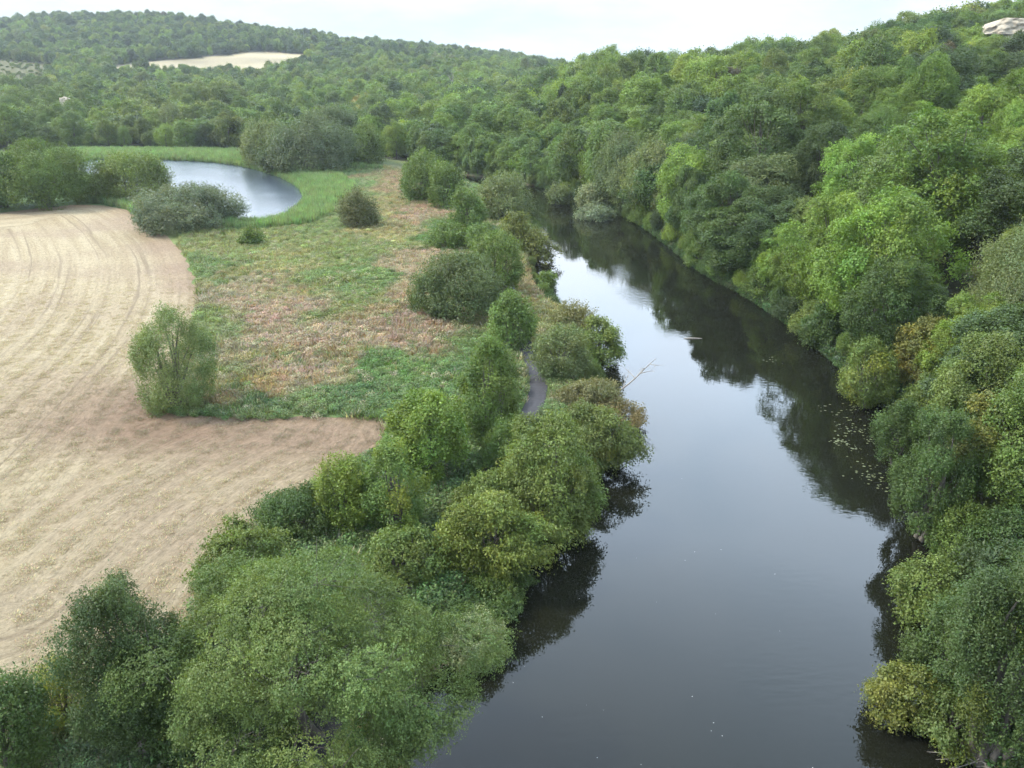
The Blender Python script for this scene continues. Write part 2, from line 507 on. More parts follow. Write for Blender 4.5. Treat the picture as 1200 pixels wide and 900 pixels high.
    kz = h / np.percentile(p[:, 2], 99.3)
    p = p * np.array([kx, kx, kz]); c = c * np.array([kx, kx, kz]); r = r * kx
    p[:, 2] = np.maximum(p[:, 2], .06 * g.rand(K))
    side = unit(np.cross(nn, la)); la = np.cross(side, nn)
    L = leaf * g.uniform(.65, 1.3, K); W = L * asp * g.uniform(.8, 1.25, K)
    V = np.empty((K, 4, 3))
    V[:, 0] = p - la * (L * .5)[:, None]
    V[:, 1] = p + side * (W * .5)[:, None] + nn * (.08 * L)[:, None]
    V[:, 2] = p + la * (L * .5)[:, None] - nn * (.12 * L)[:, None]
    V[:, 3] = p - side * (W * .5)[:, None] + nn * (.08 * L)[:, None]
    Q = np.arange(K * 4).reshape(K, 4)
    b = np.exp(.10 * g.randn(n))[lob][sp] * subv[sp] * np.exp(.08 * g.randn(NS))[sp] * np.exp(.07 * g.randn(K))
    hue = (.04 * g.randn(n))[lob][sp] + (.05 * g.randn(NS))[sp]
    yl = ((g.rand(n) < yellow)[lob] & (g.rand(NS) < .8))[sp]
    col = np.stack([b * (1 + hue), b, b * (1 - .5 * hue)], 1)
    col[yl] *= np.array([1.4, 1.2, .8])
    return V.reshape(-1, 3), Q, np.repeat(np.clip(col, .3, 3), 4, 0), c, r


def trunk_arrays(seed, w, h, style, c, r, limbs=14, twigs=0):
    S = STYLE[style]; g = np.random.RandomState(seed + 5); mb = MB()
    def bez(a, b, r0, r1, n=6, wob=.06, sides=6, lift=.3):
        t = np.linspace(0, 1, n)[:, None]
        mid = (a + b) / 2 + np.array([0, 0, -lift * np.linalg.norm(b - a) * .3]) + g.randn(3) * wob * np.linalg.norm(b - a)
        P = (1 - t) ** 2 * a + 2 * t * (1 - t) * mid + t ** 2 * b
        mb.tube(P, np.linspace(r0, r1, n), sides)
    order = np.argsort(-c[:, 2])
    if S['dome']:
        for k in order[:limbs]:
            a = np.array([*(g.randn(2) * .05 * w), -.25]); bez(a, c[k], .02 * h + .02, .02, 6, .08, 5, -.2)
    else:
        r0 = .022 * h + .06
        top = np.array([.04 * w * g.randn(), .04 * w * g.randn(), h * .72])
        t = np.linspace(0, 1, 9)[:, None]
        P = np.array([0, 0, -.4]) * (1 - t) + top * t + np.sin(t * PI) * g.randn(3) * np.array([.03, .03, 0]) * w
        mb.tube(P, np.linspace(r0 * 1.25, r0 * .3, 9) + np.array([.3 * r0] + [0] * 8), 8)
        for k in order[:limbs]:
            f = np.clip((c[k, 2] / (h * .72)) * g.uniform(.45, .75), .12, .9)
            bez(P[int(f * 8)], c[k], r0 * .45 * (1.1 - f), .03, 7, .06, 5)
    for k in range(twigs):
        j = g.randint(len(c)); e = unit(g.randn(3) + np.array([0, 0, .6]))
        bez(c[j], c[j] + e * r[j] * 1.02, .024, .008, 5, .18, 4)
    return mb.get()


def tree_meshes(name, seed, w, h, style, leaf, dens=1.0, cap=60000, yellow=0., limbs=14, twigs=0):
    V, Q, col, c, r = crown_arrays(seed, w, h, style, leaf, dens, cap, yellow)
    cm = mesh_from(name + '_crown', V, Q, M_LEAF, col)
    V, Q = trunk_arrays(seed, w, h, style, c, r, limbs, twigs)
    return cm, mesh_from(name + '_trunk', V, Q, M_BARK, None, True)


def set_tree(name, cm, tm, loc, rot, scale, tint, label, cat, group):
    root = bpy.data.objects.new(name, None); C.objects.link(root)
    root.location = loc; root.rotation_euler = (0, 0, rot); root.scale = scale; root.empty_display_size = .5
    tag(root, label, cat, group)
    t = link('trunk', tm, root)
    c = link('crown', cm, root); c['tint'] = [float(v) for v in tint]
    return root


# leaf colours (albedo)
GREEN0 = dict(
    mid=(.070, .108, .026), dark=(.046, .077, .023), deep=(.034, .054, .022), bright=(.092, .142, .028), yellow=(.122, .146, .028),
    olive=(.084, .116, .031), grey=(.094, .120, .050), pale=(.145, .172, .095), brown=(.130, .108, .050), lime=(.108, .152, .029),
    fresh=(.078, .124, .034), feather=(.080, .116, .036), gold=(.19, .17, .04), copper=(.060, .056, .033))
GREEN = {k: tuple(np.array(v) * np.array([1.24, 1.22, 1.08])) for k, v in GREEN0.items()}

# ------------------------------------------------------------------ ground
FIELD_PX = [(-260, 262), (-60, 254), (0, 250), (50, 243), (100, 239), (145, 243), (170, 262), (205, 283), (224, 312), (232, 345), (228, 375), (205, 420), (180, 455),
            (190, 485), (240, 489), (330, 489), (420, 488), (456, 492), (452, 515), (425, 540), (370, 565), (310, 610), (265, 660), (225, 720), (160, 790), (80, 830), (0, 860), (-100, 880), (-420, 700), (-500, 420)]
FIELD = chaikin(flats(FIELD_PX, 2.04), 4)
FIELD = FIELD + np.stack([fbm(FIELD[:, 0] * .45, FIELD[:, 1] * .45, 4) - .5, fbm(FIELD[:, 0] * .45 + 30, FIELD[:, 1] * .45 + 9, 4) - .5], 1) * 2.2
FAR_FIELD = flats([(140, 76), (190, 72), (250, 66), (300, 61), (385, 58), (392, 64)], 0) if False else None
BLOBS = [  # px, py, colour of the meadow patch
    (240, 300, (.11, .15, .05)), (232, 320, (.10, .145, .045)), (240, 350, (.11, .145, .05)), (245, 385, (.12, .145, .05)), (230, 480, (.08, .125, .04)), (280, 482, (.10, .135, .045)), (270, 290, (.15, .16, .06)), (330, 312, (.20, .19, .08)), (300, 330, (.22, .19, .09)), (420, 322, (.10, .145, .04)),
    (385, 345, (.13, .145, .05)), (300, 365, (.25, .185, .13)), (270, 350, (.20, .175, .11)), (350, 385, (.23, .18, .12)), (400, 362, (.20, .16, .085)), (300, 425, (.23, .175, .12)), (340, 445, (.215, .175, .10)),
    (270, 400, (.21, .165, .11)), (262, 465, (.22, .165, .085)), (385, 405, (.25, .185, .125)), (450, 378, (.25, .18, .125)), (480, 385, (.22, .165, .11)), (480, 325, (.24, .19, .12)), (470, 345, (.23, .175, .11)),
    (500, 250, (.26, .185, .125)), (455, 275, (.21, .19, .085)), (470, 215, (.22, .16, .10)), (512, 272, (.08, .14, .035)), (440, 300, (.13, .155, .05)), (450, 242, (.21, .19, .09)),
    (430, 430, (.072, .128, .030)), (480, 435, (.085, .138, .034)), (530, 425, (.09, .14, .04)), (380, 468, (.06, .11, .034)), (440, 465, (.085, .13, .045)), (330, 473, (.085, .125, .04)), (510, 465, (.08, .13, .036)),
    (330, 277, (.15, .165, .06)), (395, 262, (.125, .165, .055)), (360, 285, (.15, .17, .06)), (350, 214, (.095, .165, .06)), (385, 225, (.105, .165, .055)), (375, 300, (.14, .16, .05)), (250, 330, (.15, .145, .06)), (600, 420, (.07, .11, .035)),
    (560, 480, (.07, .115, .035)), (640, 470, (.085, .12, .04)), (680, 460, (.10, .125, .045)), (650, 370, (.15, .15, .06)), (640, 345, (.20, .16, .08)), (560, 216, (.08, .12, .036)), (600, 238, (.08, .12, .036)), (530, 208, (.08, .125, .036)), (548, 240, (.09, .13, .04)), (560, 600, (.07, .11, .035)), (500, 690, (.06, .10, .03)), (200, 800, (.06, .09, .035)), (660, 400, (.14, .145, .06)),
]
BP = flats([(b[0], b[1]) for b in BLOBS]); BC = np.array([b[2] for b in BLOBS]) * np.array([1.19, 1.20, 1.24])


def meadow_colour(x, y, g=None):
    jx = x + (fbm(x * .09, y * .09, 3) - .5) * 22; jy = y + (fbm(x * .09 + 50, y * .09 + 9, 3) - .5) * 34
    sc = np.maximum(BP[:, 1], 60)
    d = ((jx[:, None] - BP[:, 0]) / sc) ** 2 + ((jy[:, None] - BP[:, 1]) / sc / 1.7) ** 2
    w = 1 / (d + 2e-4) ** 3
    return (w[:, :, None] * BC[None]).sum(1) / w.sum(1)[:, None]


def in_px(poly, x, y, z):
    px, py, _ = project(x, y, z)
    return inside(np.array(poly, float), px, py)


PALE_PX = [(130, 90), (130, 78), (175, 72), (250, 66), (300, 61), (388, 57), (395, 66), (360, 74), (310, 90), (200, 90)]
SCRUB_PX = [(-60, 112), (-60, 66), (0, 66), (45, 70), (72, 80), (60, 96), (40, 108), (0, 112)]
QUARRY_PX = [(1150, 30), (1160, 14), (1215, 8), (1235, 34)]
az = np.concatenate([np.linspace(-100, -42, 40), np.linspace(-41.5, 41.5, 420), np.linspace(42, 100, 40)]) * PI / 180
rho = np.concatenate([np.linspace(2, 28, 14), np.geomspace(30, 420, 250), np.geomspace(425, 4200, 110)])
AZ, RH = np.meshgrid(az, rho)
GX, GY = (np.sin(AZ) * RH).ravel(), (np.cos(AZ) * RH).ravel()
GZ = terrain(GX, GY)
dv = sdist(VALLEY, GX, GY)
gt = np.empty((len(GX), 3))
gt[:] = (.038, .042, .022)
fl = dv < 6
mc = meadow_colour(GX[fl], GY[fl]) * .8
gt[fl] = mc
far_pale = (GY > 850) & (GY < 1150) & in_px(PALE_PX, GX, GY, GZ)
pn = fbm(GX * .012, GY * .02, 3)[:, None]
gt[far_pale] = (np.array([.225, .19, .115]) * np.clip(.55 + pn, .5, 1.25))[far_pale]
scr = (GY > 600) & (GY < 980) & in_px(SCRUB_PX, GX, GY, GZ)
gt[scr] = (.070, .068, .026)
bank = np.abs(sdist(RIVER, GX, GY)) < 1.2
gt[bank] = (.055, .045, .03)
nr, na = len(rho), len(az)
ii = (np.arange(nr - 1)[:, None] * na + np.arange(na - 1)[None]).ravel()
GQ = np.stack([ii, ii + 1, ii + na + 1, ii + na], 1)
gme = mesh_from('ground', np.stack([GX, GY, GZ], 1), GQ[:, ::-1], ground_material(), gt, True, 'ground_tint')
tag(link('ground', gme), 'rough green and brown valley floor rising into wooded hillsides', 'ground', kind='structure')


def sheet(name, poly, z, step, mat, attr=None):
    """a flat sheet over a closed outline, gridded inside"""
    import bmesh
    bm = bmesh.new()
    vs = [bm.verts.new((p[0], p[1], z)) for p in poly]
    bm.faces.new(vs)
    bmesh.ops.triangulate(bm, faces=bm.faces[:])
    x0, y0 = poly.min(0); x1, y1 = poly.max(0)
    if step:
        for v in np.arange(math.floor(x0 / step) * step + step, x1, step):
            bmesh.ops.bisect_plane(bm, geom=bm.verts[:] + bm.edges[:] + bm.faces[:], plane_co=(v, 0, 0), plane_no=(1, 0, 0))
        for v in np.arange(math.floor(y0 / step) * step + step, y1, step):
            bmesh.ops.bisect_plane(bm, geom=bm.verts[:] + bm.edges[:] + bm.faces[:], plane_co=(0, v, 0), plane_no=(0, 1, 0))
    bmesh.ops.recalc_face_normals(bm, faces=bm.faces[:])
    me = bpy.data.meshes.new(name); bm.to_mesh(me); bm.free()
    if me.polygons and me.polygons[0].normal.z < 0:
        me.flip_normals()
    me.materials.append(mat)
    if attr:
        co = np.empty(len(me.vertices) * 3, np.float32); me.vertices.foreach_get('co', co); co = co.reshape(-1, 3)
        for nm_, ar_ in zip(('swath', 'swath2'), attr(co[:, 0], co[:, 1])):
            a = me.attributes.new(nm_, 'FLOAT_VECTOR', 'POINT'); a.data.foreach_set('vector', np.ascontiguousarray(ar_, np.float32).ravel())
    return link(name, me)


EDGE1 = chaikin(flats([(-420, 258), (-60, 252), (0, 249), (100, 238), (150, 243), (205, 283), (224, 312), (232, 345), (222, 390), (170, 470), (100, 560), (0, 660), (-150, 800)]), 2, False)
EDGE2 = chaikin(flats([(470, 480), (456, 505), (425, 540), (370, 565), (310, 610), (265, 660), (225, 720), (160, 790), (80, 830), (0, 860)]), 2, False)


def arclen(P, x, y):
    S = np.concatenate([[0], np.cumsum(np.linalg.norm(np.diff(P, axis=0), axis=1))])
    best = np.full(x.shape, 1e18); s = np.zeros(x.shape)
    for i in range(len(P) - 1):
        a, b = P[i], P[i + 1]; dd = b - a; L = (dd ** 2).sum()
        t = np.clip(((x - a[0]) * dd[0] + (y - a[1]) * dd[1]) / L, 0, 1)
        d = (x - a[0] - t * dd[0]) ** 2 + (y - a[1] - t * dd[1]) ** 2
        m = d < best; best = np.where(m, d, best); s = np.where(m, S[i] + t * math.sqrt(L), s)
    return np.sqrt(best), s


def swath(x, y):
    d1, s1 = arclen(EDGE1, x, y); d2, s2 = arclen(EDGE2, x, y)
    e1 = flat(0, 660); inner = inside(np.vstack([EDGE1, [[-200, 40], [-200, 260]]]), x, y)
    sd1 = np.where(inner, d1, -d1)
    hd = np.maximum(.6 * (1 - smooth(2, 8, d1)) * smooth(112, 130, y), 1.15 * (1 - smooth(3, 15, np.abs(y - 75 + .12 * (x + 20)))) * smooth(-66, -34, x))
    return np.stack([sd1, s1, np.clip(hd, 0, 1)], 1), np.stack([d2, s2, smooth(5, -5, sd1)], 1)


tag(sheet('field', FIELD, 2.04, 1.6, field_material(), swath), 'pale mown hay field with curved swath lines', 'field', kind='structure')
WATER = np.vstack([chaikin(LB - np.array([2.2, 0]), 2, False), chaikin(RB + np.array([2.2, 0]), 2, False)[::-1]])
tag(sheet('river', WATER, 0.0, 0, water_material('river_water', (.0065, .007, .0045), .03, 1.3, .006,
          [(*flat(742, 347, 0), 4.2, 7), (*flat(735, 317, 0), 3.4, 9), (*flat(730, 252, 0), 4, 8)])),
    'dark still river winding between wooded banks', 'river', kind='structure')
tag(sheet('pond_water', POND, 1.2, 0, water_material('pond_surface', (.03, .04, .05), .35, .8, .22)), 'pale reed-fringed pond beyond the field', 'pond', kind='structure')

# riverside path
pc = chaikin(flats([(596, 330), (606, 375), (616, 408), (628, 430), (632, 450), (628, 472), (612, 500), (585, 545), (548, 595), (502, 645), (455, 705), (400, 800), (360, 900), (330, 1000)]), 3, False)
tn = unit(np.gradient(pc, axis=0)); nrm = np.stack([-tn[:, 1], tn[:, 0]], 1)
PW = 1.0
e0, e1_ = pc + nrm * PW, pc - nrm * PW
npth = len(pc)
V = np.vstack([np.c_[e0, np.full(npth, 2.05)], np.c_[e1_, np.full(npth, 2.05)]])
i = np.arange(npth - 1)
tag(link('path', mesh_from('path', V, np.stack([i, i + npth, i + npth + 1, i + 1], 1), simple('worn_tarmac', (.017, .016, .018), (.032, .030, .032), 2.5, .9, .3, .02))),
    'narrow dark tarmac footpath between the riverside shrubs', 'path', kind='structure')
PATHL = pc

# ------------------------------------------------------------------ hand-placed plants
PLANT_ELL = []   # (x, y, z0, w, h) for the visibility test


def plant(name, cat, label, cx, by, ty, wpx, style, tint, leaf=None, group=None, seed=None, dens=1.0, cap=45000, yellow=0., twigs=0, z=None, back=.8, hmin=0):
    seed = seed if seed is not None else int(cx * 7 + by * 13)
    x, y = at(cx, by) if z is None else flat(cx, by, z)
    t = y * CP + (CAMH - gz(x, y)) * SP
    r = wpx * t / F / 2
    d = math.hypot(x, y); x, y = x * (1 + back * r / d), y * (1 + back * r / d)
    z0 = max(gz(x, y), -.2) if z is None else z
    rt = ray(cx, ty)
    h = max(CAMH + y * rt[2] / rt[1] - z0, .3 * (wpx * (y * CP + (CAMH - 2) * SP) / F), hmin)
    t = y * CP + (CAMH - z0 - .55 * h) * SP
    w = wpx * t / F
    x = (cx - 600) / F * t
    if leaf is None:
        leaf = max(.15, .0026 * t)
    cm, tm = tree_meshes(name, seed, w, h, style, leaf, dens, cap, yellow, 12, twigs)
    tv = np.array(GREEN[tint] if isinstance(tint, str) else tint)
    set_tree(name, cm, tm, (x, y, z0), 0, (1, 1, 1), tv, label, cat, group)
    PLANT_ELL.append((x, y, z0, w, h))
    return x, y, w, h


G_NEAR = 'trees between the field and the river'
G_BANK = 'shrubs on the near river bank'
G_FLOOR = 'bushes standing on the meadow'
G_RIGHT = 'bushes along the far river bank'
T, S_ = 'broadleaf_tree', 'shrub'
# between the field and the river, from the camera outwards
plant(T, 'tree', 'huge spreading feathery-leaved tree with pale twigs at the bottom of the photo', 362, 905, 664, 396, 'ash', 'feather', .11, G_NEAR, 3, 1.1, 300000, 0, 220, back=.25)
plant(T, 'tree', 'dark green slender tree at the field edge, left of the huge feathery tree', 150, 905, 684, 128, 'tall', (.058, .088, .028), .13, G_NEAR, 5, 1.1, 80000, 0, 20, back=.4)
plant(T, 'tree', 'dark tree cut off by the bottom left corner of the photo', 2, 930, 800, 110, 'tall', 'dark', .17, G_NEAR, 6, 1, 30000, back=.3)
plant(S_, 'shrub', 'small pale yellow-green sapling at the field edge near the bottom left corner', 66, 868, 776, 72, 'thin', 'yellow', .17, G_NEAR, 7, .6, 9000)
plant(S_, 'shrub', 'dark low thicket filling the corner between slender dark tree and huge feathery tree', 205, 905, 770, 130, 'bush', 'dark', .19, G_NEAR, 8)
plant(T, 'tree', 'olive green tree at the field edge just behind the huge feathery tree', 285, 745, 618, 110, 'ash', 'olive', .19, G_NEAR, 9)
plant(S_, 'shrub', 'dark bluish-green bush at the field edge, lowest of the field corner row', 345, 650, 577, 104, 'bush', 'dark', .2, G_NEAR, 10)
plant(S_, 'shrub', 'upright yellow-green bush between two dark bushes at the field corner', 402, 640, 538, 78, 'thin', 'lime', .2, G_NEAR, 11, 1.1, 30000)
plant(S_, 'shrub', 'bush with dark base and bright lime top at the field corner', 462, 645, 520, 80, 'bush', 'fresh', .2, G_NEAR, 12, 1, 40000, .3)
plant(T, 'tree', 'bright green leafy young tree at the tip of the hay field', 503, 582, 463, 92, 'round', 'bright', .22, G_NEAR, 13)
plant(S_, 'shrub', 'big grey-green bush with bare stems, left of the dark footpath', 573, 532, 398, 98, 'bush', 'mid', .24, G_BANK, 14, 1, 40000, 0, 40)
plant(S_, 'shrub', 'golden-green round bush over the water, beside the lower scrap of footpath', 572, 722, 578, 132, 'arch', (.124, .156, .031), .2, G_BANK, 15, 1.1, 50000)
plant(S_, 'shrub', 'tall olive bush overhanging the river above the golden-green round bush', 640, 676, 497, 130, 'arch', 'olive', .2, G_BANK, 16, 1.1, 60000, .12)
plant(S_, 'shrub', 'yellowish-green wide bush below the visible stretch of dark footpath', 692, 585, 478, 108, 'arch', (.105, .135, .036), .22, G_BANK, 17, 1.1, 40000, .3)
plant(S_, 'shrub', 'dark ivy-green low bush at the water under the golden-green bush', 575, 748, 668, 110, 'bush', 'dark', .19, G_BANK, 18)
plant(S_, 'shrub', 'pale grey-green willow bush at the water beside the huge feathery tree', 556, 818, 725, 82, 'fine', 'pale', .17, G_BANK, 19, 1, 30000)
plant(S_, 'shrub', 'dull green bush wedged between huge feathery tree and lower footpath scrap', 470, 705, 628, 100, 'arch', 'olive', .2, G_BANK, 20)
plant(S_, 'shrub', 'olive bush tucked between the tall olive bush and the lime field-corner bush', 572, 618, 556, 80, 'arch', 'olive', .21, G_BANK, 21)
plant(S_, 'shrub', 'pinkish-brown shrub sticking out over bright water, below the dead branch', 728, 525, 468, 62, 'thin', 'brown', .22, G_BANK, 22, .6)
plant(S_, 'shrub', 'low straw-coloured scrub on the bank right of the dark footpath', 690, 488, 448, 80, 'arch', (.15, .145, .06), .22, G_BANK, 23, .9)
plant(S_, 'shrub', 'fresh grey-green feathery bush just right of the top of the footpath', 658, 452, 384, 66, 'bush', 'grey', .26, G_BANK, 24)
plant(S_, 'shrub', 'olive arching bush leaning over the river above the dead branch', 703, 448, 374, 58, 'arch', 'olive', .26, G_BANK, 25)
plant(S_, 'shrub', 'tawny grassy scrub on the bank crest above the olive arching bush', 668, 392, 356, 60, 'thin', (.15, .15, .06), .28, G_BANK, 26, .8)
plant(S_, 'shrub', 'rich green bush standing just above the top end of the footpath', 600, 418, 344, 62, 'bush', 'fresh', .3, G_BANK, 27)
plant(S_, 'shrub', 'broad dark willow mound, widest of the bushes by the meadow', 535, 385, 298, 118, 'fine', (.080, .112, .040), .31, G_BANK, 28)
plant(S_, 'shrub', 'tall green bush rising behind the broad dark willow mound', 580, 352, 273, 72, 'fine', 'mid', .34, G_BANK, 29)
plant(S_, 'shrub', 'little round bush at the waterline where the bright reflection begins', 641, 350, 318, 28, 'bush', 'mid', .33, G_BANK, 30)
plant(S_, 'shrub', 'yellow-olive spreading bush at the waterline below the grey willow', 628, 318, 270, 46, 'arch', (.125, .14, .036), .4, G_BANK, 31)
plant(S_, 'shrub', 'yellow-olive bush behind, nearest to the grey rounded willow', 603, 296, 249, 44, 'arch', (.125, .145, .036), .42, G_BANK, 32)
plant(S_, 'shrub', 'grey rounded willow where the river turns out of sight', 590, 262, 203, 72, 'fine', 'grey', .5, G_BANK, 33)
plant(S_, 'shrub', 'green bush tucked against the left flank of the grey rounded willow', 548, 275, 220, 46, 'bush', 'fresh', .48, G_BANK, 34)
plant(S_, 'shrub', 'low dull bush at the meadow edge below the green meadow thicket', 522, 297, 262, 52, 'bush', 'mid', .42, G_BANK, 35)
plant(S_, 'shrub', 'dark green bush pair-mate with pointed top beyond the meadow tip', 522, 250, 192, 46, 'bush', 'mid', .52, G_BANK, 36)
plant(S_, 'shrub', 'large dark green dome at the far tip of the pink meadow', 494, 240, 178, 70, 'fine', 'mid', .55, G_BANK, 37)
plant(S_, 'shrub', 'small bright bush between green meadow thicket and yellow-olive bushes', 565, 300, 262, 42, 'bush', 'fresh', .45, G_BANK, 38)
# on the meadow and round the pond
plant(S_, 'shrub', 'round brownish-olive bush alone in the middle of the meadow', 419, 271, 221, 48, 'fine', (.105, .115, .045), .4, G_FLOOR, 39)
plant(S_, 'shrub', 'tiny dark bush at the tip of the pond reeds', 294, 291, 266, 30, 'fine', 'mid', .4, G_FLOOR, 40)
plant(S_, 'shrub', 'silvery grey-leaved willow bush at the corner of the hay field', 212, 276, 216, 130, 'fine', (.105, .130, .074), .42, G_FLOOR, 41)
plant(S_, 'shrub', 'round olive bush between silvery willow and hedge at the field top', 153, 240, 180, 92, 'fine', 'olive', .48, G_FLOOR, 42)
plant(S_, 'shrub', 'long dark green hedge bush at the top left of the hay field', 50, 248, 166, 112, 'bush', 'mid', .46, G_FLOOR, 43)
plant(S_, 'shrub', 'dark thick bush at the photo edge above the hay field', -10, 250, 178, 100, 'bush', 'dark', .46, G_FLOOR, 44)
plant(T, 'tree', 'light green feathery lone tree on the hay field boundary', 200, 494, 364, 98, 'fine', (.120, .160, .052), .18, G_FLOOR, 145, 1.0, 45000)
plant('willow_tree', 'tree', 'big grey-green pondside willow, broadest of its clump', 358, 207, 136, 112, 'fine', (.080, .108, .050), .62, 'grey willows beside the pond', 46)
plant('willow_tree', 'tree', 'grey-green willow with taller crown behind the broadest pondside willow', 395, 195, 127, 92, 'fine', (.075, .105, .048), .66, 'grey willows beside the pond', 47)
plant('willow_tree', 'tree', 'low grey-green willow at the reed edge, on the water side of its clump', 312, 198, 142, 66, 'fine', 'grey', .64, 'grey willows beside the pond', 48)
plant('willow_tree', 'tree', 'dim green willow at the meadow end of the pondside clump', 425, 196, 145, 50, 'fine', 'mid', .66, 'grey willows beside the pond', 49)
# far river bank, bottom right upwards
plant(S_, 'bush', 'big dark green bush filling the bottom right corner of the photo', 1186, 905, 655, 140, 'bush', (.056, .088, .026), .155, G_RIGHT, 50, 1.2, 90000, .08, z=.6, back=.4)
plant(S_, 'bush', 'upright green bush with yellow tips between corner bush and yellow-leaved bush', 1124, 850, 688, 98, 'bush', (.062, .098, .028), .155, G_RIGHT, 68, 1.2, 60000, .14, z=.3, back=.6)
plant(S_, 'bush', 'yellow-leaved bush low over the water at the bottom right', 1066, 862, 778, 96, 'arch', (.125, .140, .030), .16, G_RIGHT, 51, 1, 30000, .2, z=.1)
plant(S_, 'bush', 'green and yellow mixed bush between the yellow-leaved bush and dead twigs', 1122, 893, 790, 96, 'arch', (.082, .115, .030), .16, G_RIGHT, 52, 1, 36000, .3, z=.2)
plant(S_, 'bush', 'dull olive bush leaning out at the narrowing of dark reflections', 1088, 742, 660, 84, 'arch', 'olive', .19, G_RIGHT, 53, z=.3)
plant(S_, 'bush', 'dark bluish bush overhanging the river opposite the golden-green bush', 1100, 645, 482, 95, 'bush', 'dark', .18, G_RIGHT, 54, 1.1, 50000, z=.5)
plant(S_, 'bush', 'yellow-green and olive bush at the photo edge above the corner bush', 1165, 645, 468, 104, 'arch', (.095, .115, .034), .2, G_RIGHT, 55, 1.1, 50000, .15)
plant(S_, 'bush', 'yellowish leafy bush at the waterline in front of bright tall trees', 1018, 482, 398, 66, 'bush', (.110, .150, .034), .24, G_RIGHT, 56, yellow=.2, z=.3)
plant(S_, 'bush', 'bush with butter-yellow branch tips on the far bank', 1085, 470, 375, 76, 'arch', (.135, .140, .038), .25, G_RIGHT, 57, yellow=.25)
plant(S_, 'bush', 'grey-green bush hugging the waterline left of the lily raft', 655, 240, 215, 32, 'fine', 'grey', .5, G_RIGHT, 58, z=.3)
plant(S_, 'bush', 'soft pale bush over the water just above the lily raft', 695, 246, 214, 42, 'fine', 'pale', .5, G_RIGHT, 59, z=.3)
plant(T, 'tree', 'tall olive tree rising behind the bluish overhanging bush', 1150, 590, 392, 120, 'round', 'olive', .19, None, 64, 1, 50000)
plant(T, 'tree', 'tall dark tree behind the bushes above the corner bush', 1205, 640, 430, 130, 'round', 'mid', .19, None, 65, 1, 40000)
plant(S_, 'shrub', 'mid-green bush hiding the footpath below its visible curve', 597, 566, 496, 74, 'bush', 'fresh', .2, G_BANK, 67, 1.1, 30000)
plant(S_, 'bush', 'low dark bush at the waterline beside the floating lily leaves', 1058, 552, 470, 62, 'bush', 'dark', .19, G_RIGHT, 66, 1.1, 20000, z=.2)
plant(S_, 'bush', 'dark green bush filling the dark inlet below the bluish overhanging bush', 1128, 672, 592, 84, 'bush', 'mid', .18, G_RIGHT, 62, 1.1, 40000, z=.3)
plant(S_, 'bush', 'green bush at the photo edge directly above the corner bush', 1182, 690, 600, 90, 'arch', 'dark', .18, G_RIGHT, 63, 1.1, 40000, z=1)
plant('willow_tree', 'tree', 'tall pale willow standing over the lily raft', 735, 246, 158, 82, 'tall', (.090, .124, .046), .45, None, 60, z=.6)


# ------------------------------------------------------------------ dead wood, raft of leaves, quarry, line
def bare(name, label, cat, cx, by, ty, wpx, lean=(0, 0), n=9, seed=1, z=None, group=None, r0=None, part='branch'):
    """leafless trunk with forking limbs"""
    x, y = at(cx, by) if z is None else flat(cx, by, z)
    z0 = gz(x, y) if z is None else z
    t = y * CP + (CAMH - z0) * SP
    rt = ray(cx, ty); h = max(.4, CAMH + y * rt[2] / rt[1] - z0); w = wpx * t / F
    g = np.random.RandomState(seed)
    root = bpy.data.objects.new(name, None); C.objects.link(root); root.location = (x, y, z0); tag(root, label, cat, group)
    r0 = r0 or .02 * h + .05
    tt = np.linspace(0, 1, 8)[:, None]
    top = np.array([lean[0] * w, lean[1] * w, h])
    Pt = top * tt + np.sin(tt * 5) * g.randn(3) * .03 * h + np.array([0, 0, -.3]) * (1 - tt)
    mb = MB(); mb.tube(Pt, np.linspace(r0, r0 * .25, 8), 7)
    link('trunk', mesh_from(name + '_trunk', *mb.get(), M_PALE, None, True), root)
    for k in range(n):
        mb = MB()
        f = g.uniform(.25, .95); a = Pt[int(f * 7)]; an = g.uniform(0, 6.28)
        b = a + np.array([math.cos(an) * w * .5 * g.uniform(.5, 1), math.sin(an) * w * .5, g.uniform(.05, .4) * h])
        q = (a + b) / 2 + g.randn(3) * .06 * h
        B = (1 - tt) ** 2 * a + 2 * tt * (1 - tt) * q + tt ** 2 * b
        mb.tube(B, np.linspace(r0 * .45, r0 * .08, 8), 5)
        for _ in range(3):
            j = g.randint(3, 7); e = unit(g.randn(3) + unit(b - a)) * .3 * np.linalg.norm(b - a)
            mb.tube(np.stack([B[j], B[j] + e * .5 + g.randn(3) * .04, B[j] + e]), [r0 * .18, r0 * .1, r0 * .04], 4)
        link(part, mesh_from(part, *mb.get(), M_PALE, None, True), root)
    return root


bare('dead_branch', 'bleached dead branch leaning out from the bank over bright water', 'dead branch', 722, 458, 418, 60, (.75, -.1), 6, 3, z=1.2, r0=.11)
bare('dead_tree', 'pale dead snag standing among green trees on the river slope', 'dead tree', 805, 186, 138, 14, (.2, 0), 6, 4)
bare('dead_tree', 'white dead trunk in the valley wood above the round olive bush', 'dead tree', 213, 142, 108, 12, (.2, 0), 5, 5)
bare('dead_tree', 'grey leafless tree top in the wood beyond the river bend', 'dead tree', 530, 112, 84, 14, (.1, 0), 12, 6)
